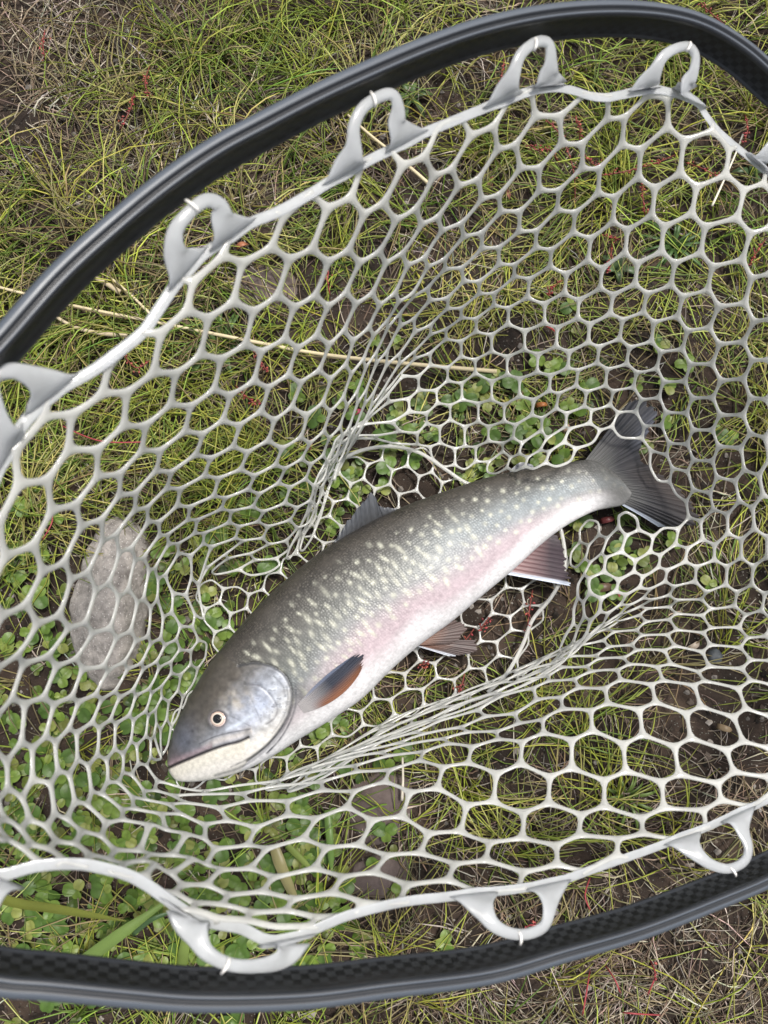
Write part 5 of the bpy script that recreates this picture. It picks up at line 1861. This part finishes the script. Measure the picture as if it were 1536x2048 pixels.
# ---- red sorrel ------------------------------------------------------------
def sorrel(pts, label, group, beads=26, seed=0, stem_col=(.22, .05, .045)):
    r = random.Random(seed)
    c = catmull(pts, 6)
    n = len(c)
    inz = bool(net_zone(np.array([pts[len(pts) // 2]], float))[0])
    hi = .010 if inz else .02
    P = at_z(c, .006 + hi * np.sin(np.linspace(0, 2.4, n)))
    org = P[0].copy()
    o = empty('sorrel_stalk', tuple(org))
    tag(o, label, 'sorrel', group)
    V, F = tube(P, .00055, 5)
    part('stem', V, F, o, [M_RED], col=np.tile(stem_col, (len(V), 1)))
    Vs, Fs, Cs = [], [], []
    oc = np.array([(1.6, 0, 0), (-1.6, 0, 0), (0, 1, 0), (0, -1, 0), (0, 0, 1), (0, 0, -1)], float)
    tr = np.array([(0, 2, 4), (2, 1, 4), (1, 3, 4), (3, 0, 4), (2, 0, 5), (1, 2, 5), (3, 1, 5), (0, 3, 5)])
    for k in range(beads):
        t = r.uniform(.25, 1) * (n - 1)
        p = P[int(t)] + np.array([r.gauss(0, .0016), r.gauss(0, .0016), r.uniform(0, .0022)])
        a = r.uniform(0, 6.28)
        m = np.array([[math.cos(a), -math.sin(a), 0], [math.sin(a), math.cos(a), 0], [0, 0, 1]])
        Fs.append(tr + len(Vs) * 6)
        Vs.append(p + (oc * r.uniform(.0006, .0011)) @ m.T)
        Cs.append(np.tile(np.array(r.choice([(.33, .055, .06), (.24, .04, .045), (.40, .10, .08), (.30, .07, .04)])), (6, 1)))
    if beads:
        part('seed_head', np.concatenate(Vs), [np.concatenate(Fs)], o, [M_RED], col=np.concatenate(Cs))
    return o


SORR = [
    ([(1150, 420), (1147, 340), (1120, 270), (1092, 240)], 30), ([(1120, 330), (1100, 300), (1075, 300), (1055, 290)], 26), ([(1155, 300), (1160, 260), (1150, 235)], 24),
    ([(1350, 310), (1300, 330), (1240, 345), (1195, 352)], 34), ([(1215, 320), (1190, 330), (1165, 305)], 18), ([(1283, 350), (1285, 390), (1290, 430)], 26),
    ([(1370, 325), (1400, 335), (1440, 355)], 14), ([(1530, 480), (1510, 510), (1495, 535)], 22), ([(1225, 480), (1220, 520), (1212, 545)], 24), ([(1240, 480), (1205, 470)], 12),
    ([(1125, 560), (1105, 575), (1095, 590)], 20), ([(1490, 230), (1495, 260), (1485, 290)], 18), ([(1460, 60), (1420, 25), (1400, 5)], 16), ([(1520, 110), (1480, 80), (1455, 70)], 14),
    ([(270, 180), (262, 215), (240, 260)], 20), ([(300, 130), (290, 165), (300, 195)], 16), ([(90, 60), (86, 90), (90, 120)], 12), ([(235, 690), (270, 735), (300, 720)], 12),
    ([(500, 690), (520, 720), (535, 745)], 16), ([(470, 770), (500, 800), (515, 805)], 20), ([(1010, 110), (1002, 160), (995, 200)], 18), ([(1065, 1180), (1058, 1225), (1055, 1260)], 18),
    ([(950, 1255), (925, 1285), (890, 1300)], 16), ([(985, 1230), (970, 1245), (960, 1262)], 14), ([(930, 1340), (925, 1365), (915, 1385)], 12), ([(850, 1318), (845, 1330), (858, 1322)], 12),
    ([(1180, 1755), (1170, 1790), (1180, 1820)], 0), ([(1210, 1930), (1230, 1960), (1240, 1985)], 0), ([(1180, 1940), (1172, 1990), (1165, 2030)], 0), ([(1320, 2030), (1280, 2028), (1245, 2025)], 0),
    ([(1300, 1920), (1310, 1950), (1295, 1990)], 4), ([(1040, 1870), (1060, 1850), (1090, 1858)], 8), ([(1060, 1840), (1075, 1855), (1080, 1875)], 8), ([(660, 590), (655, 560), (657, 545)], 8), ([(120, 850), (200, 882), (290, 884)], 0), ([(95, 1005), (105, 1040), (85, 1080)], 0)]
BARE = [(1180, 1755, 'thin bare red stem between netting and lower hoop'), (1210, 1930, 'thin red stem outside the lower hoop, slanting down to the right'), (1180, 1940, 'thin upright red stem outside the lower hoop, nearest the bottom edge'), (1320, 2030, 'red stem lying flat at the bottom edge of the photo'), (1300, 1920, 'bent red stem with a few seeds, rightmost outside the lower hoop'),
        (1040, 1870, 'red sprig lying inside the lower middle net loop'), (1060, 1840, 'red sprig hanging inside the lower middle net loop')]
for k, (pts, nb) in enumerate(SORR):
    x_, y_ = pts[0]
    if nb < 9 and y_ > 1700:
        lb, g = min(BARE, key=lambda q: (q[0] - x_) ** 2 + (q[1] - y_) ** 2)[2], None
    elif x_ > 1000 and y_ < 700:
        lb, g = 'red seeded sorrel stalk under the upper right netting', 'red sorrel stalks upper right'
    elif y_ < 300 and x_ < 400:
        lb, g = 'red seeded sorrel stalk in the dry grass outside the hoop', 'red sorrel stalks outside the hoop'
    elif y_ > 1100 and x_ > 800:
        lb, g = 'red seeded sorrel stalk by the belly fins of the fish', 'red sorrel stalks under the fish'
    else:
        lb, g = 'small red sorrel stalk under the left netting', 'red sorrel stalks on the left'
    sorrel(pts, lb, g, nb, k, (.36, .06, .07) if nb < 9 else (.20, .05, .04))


# ---- small dead leaves ------------------------------------------------------
def dead_leaf(px, ang, ln, colr, label, group=None):
    p = at_z(np.array(px, float), .0)
    z = float(ground_h(p[0], p[1])) + .006
    d = np.array([math.cos(ang), math.sin(ang), 0])
    P = [np.array([p[0], p[1], z]) + d * (t - .5) * ln + np.array([0, 0, .004 * math.sin(3 * t)]) for t in np.linspace(0, 1, 7)]
    o = strap_blade(P, ln * .42, colr, 'dead_leaf')
    tag(o, label, 'dead leaf', group)


for px, a, ln, c_, lb in [((488, 500), .3, .011, (.42, .17, .09), 'small orange dead leaf under the upper left net loop'), ((982, 362), 1.3, .012, (.46, .20, .13), 'pink-orange dead leaf below the top net rim'), ((1015, 390), -1.2, .010, (.44, .2, .14), 'orange curled leaf right of the pink-orange one'),
                          ((1100, 662), -.7, .010, (.50, .07, .06), 'bright red leaf under the central netting'), ((1083, 812), 0.0, .010, (.42, .16, .05), 'orange leaf above the fish tail base'), ((1237, 1190), -1.1, .011, (.46, .10, .10), 'pink-red leaf right of the anal fin'),
                          ((1215, 1040), .2, .012, (.13, .03, .03), 'dark red leaf under the tail fin'), ((1205, 1175), .1, .018, (.12, .075, .045), 'brown dead leaf between anal fin and lower netting'), ((1380, 1290), .6, .012, (.42, .35, .28), 'pale sliver of dead leaf on right soil'),
                          ((622, 890), 1.2, .010, (.46, .17, .12), 'orange curl of leaf left of the net fold'), ((716, 830), .4, .010, (.40, .05, .09), 'crimson leaf at the net fold above the dorsal fin'), ((1445, 1455), -.3, .012, (.30, .22, .13), 'tan dead leaf under the right lower netting'), ((1130, 858), .9, .008, (.55, .38, .27), 'pale peach leaf scrap above the fish back')]:
    dead_leaf(px, a, ln, c_, lb)
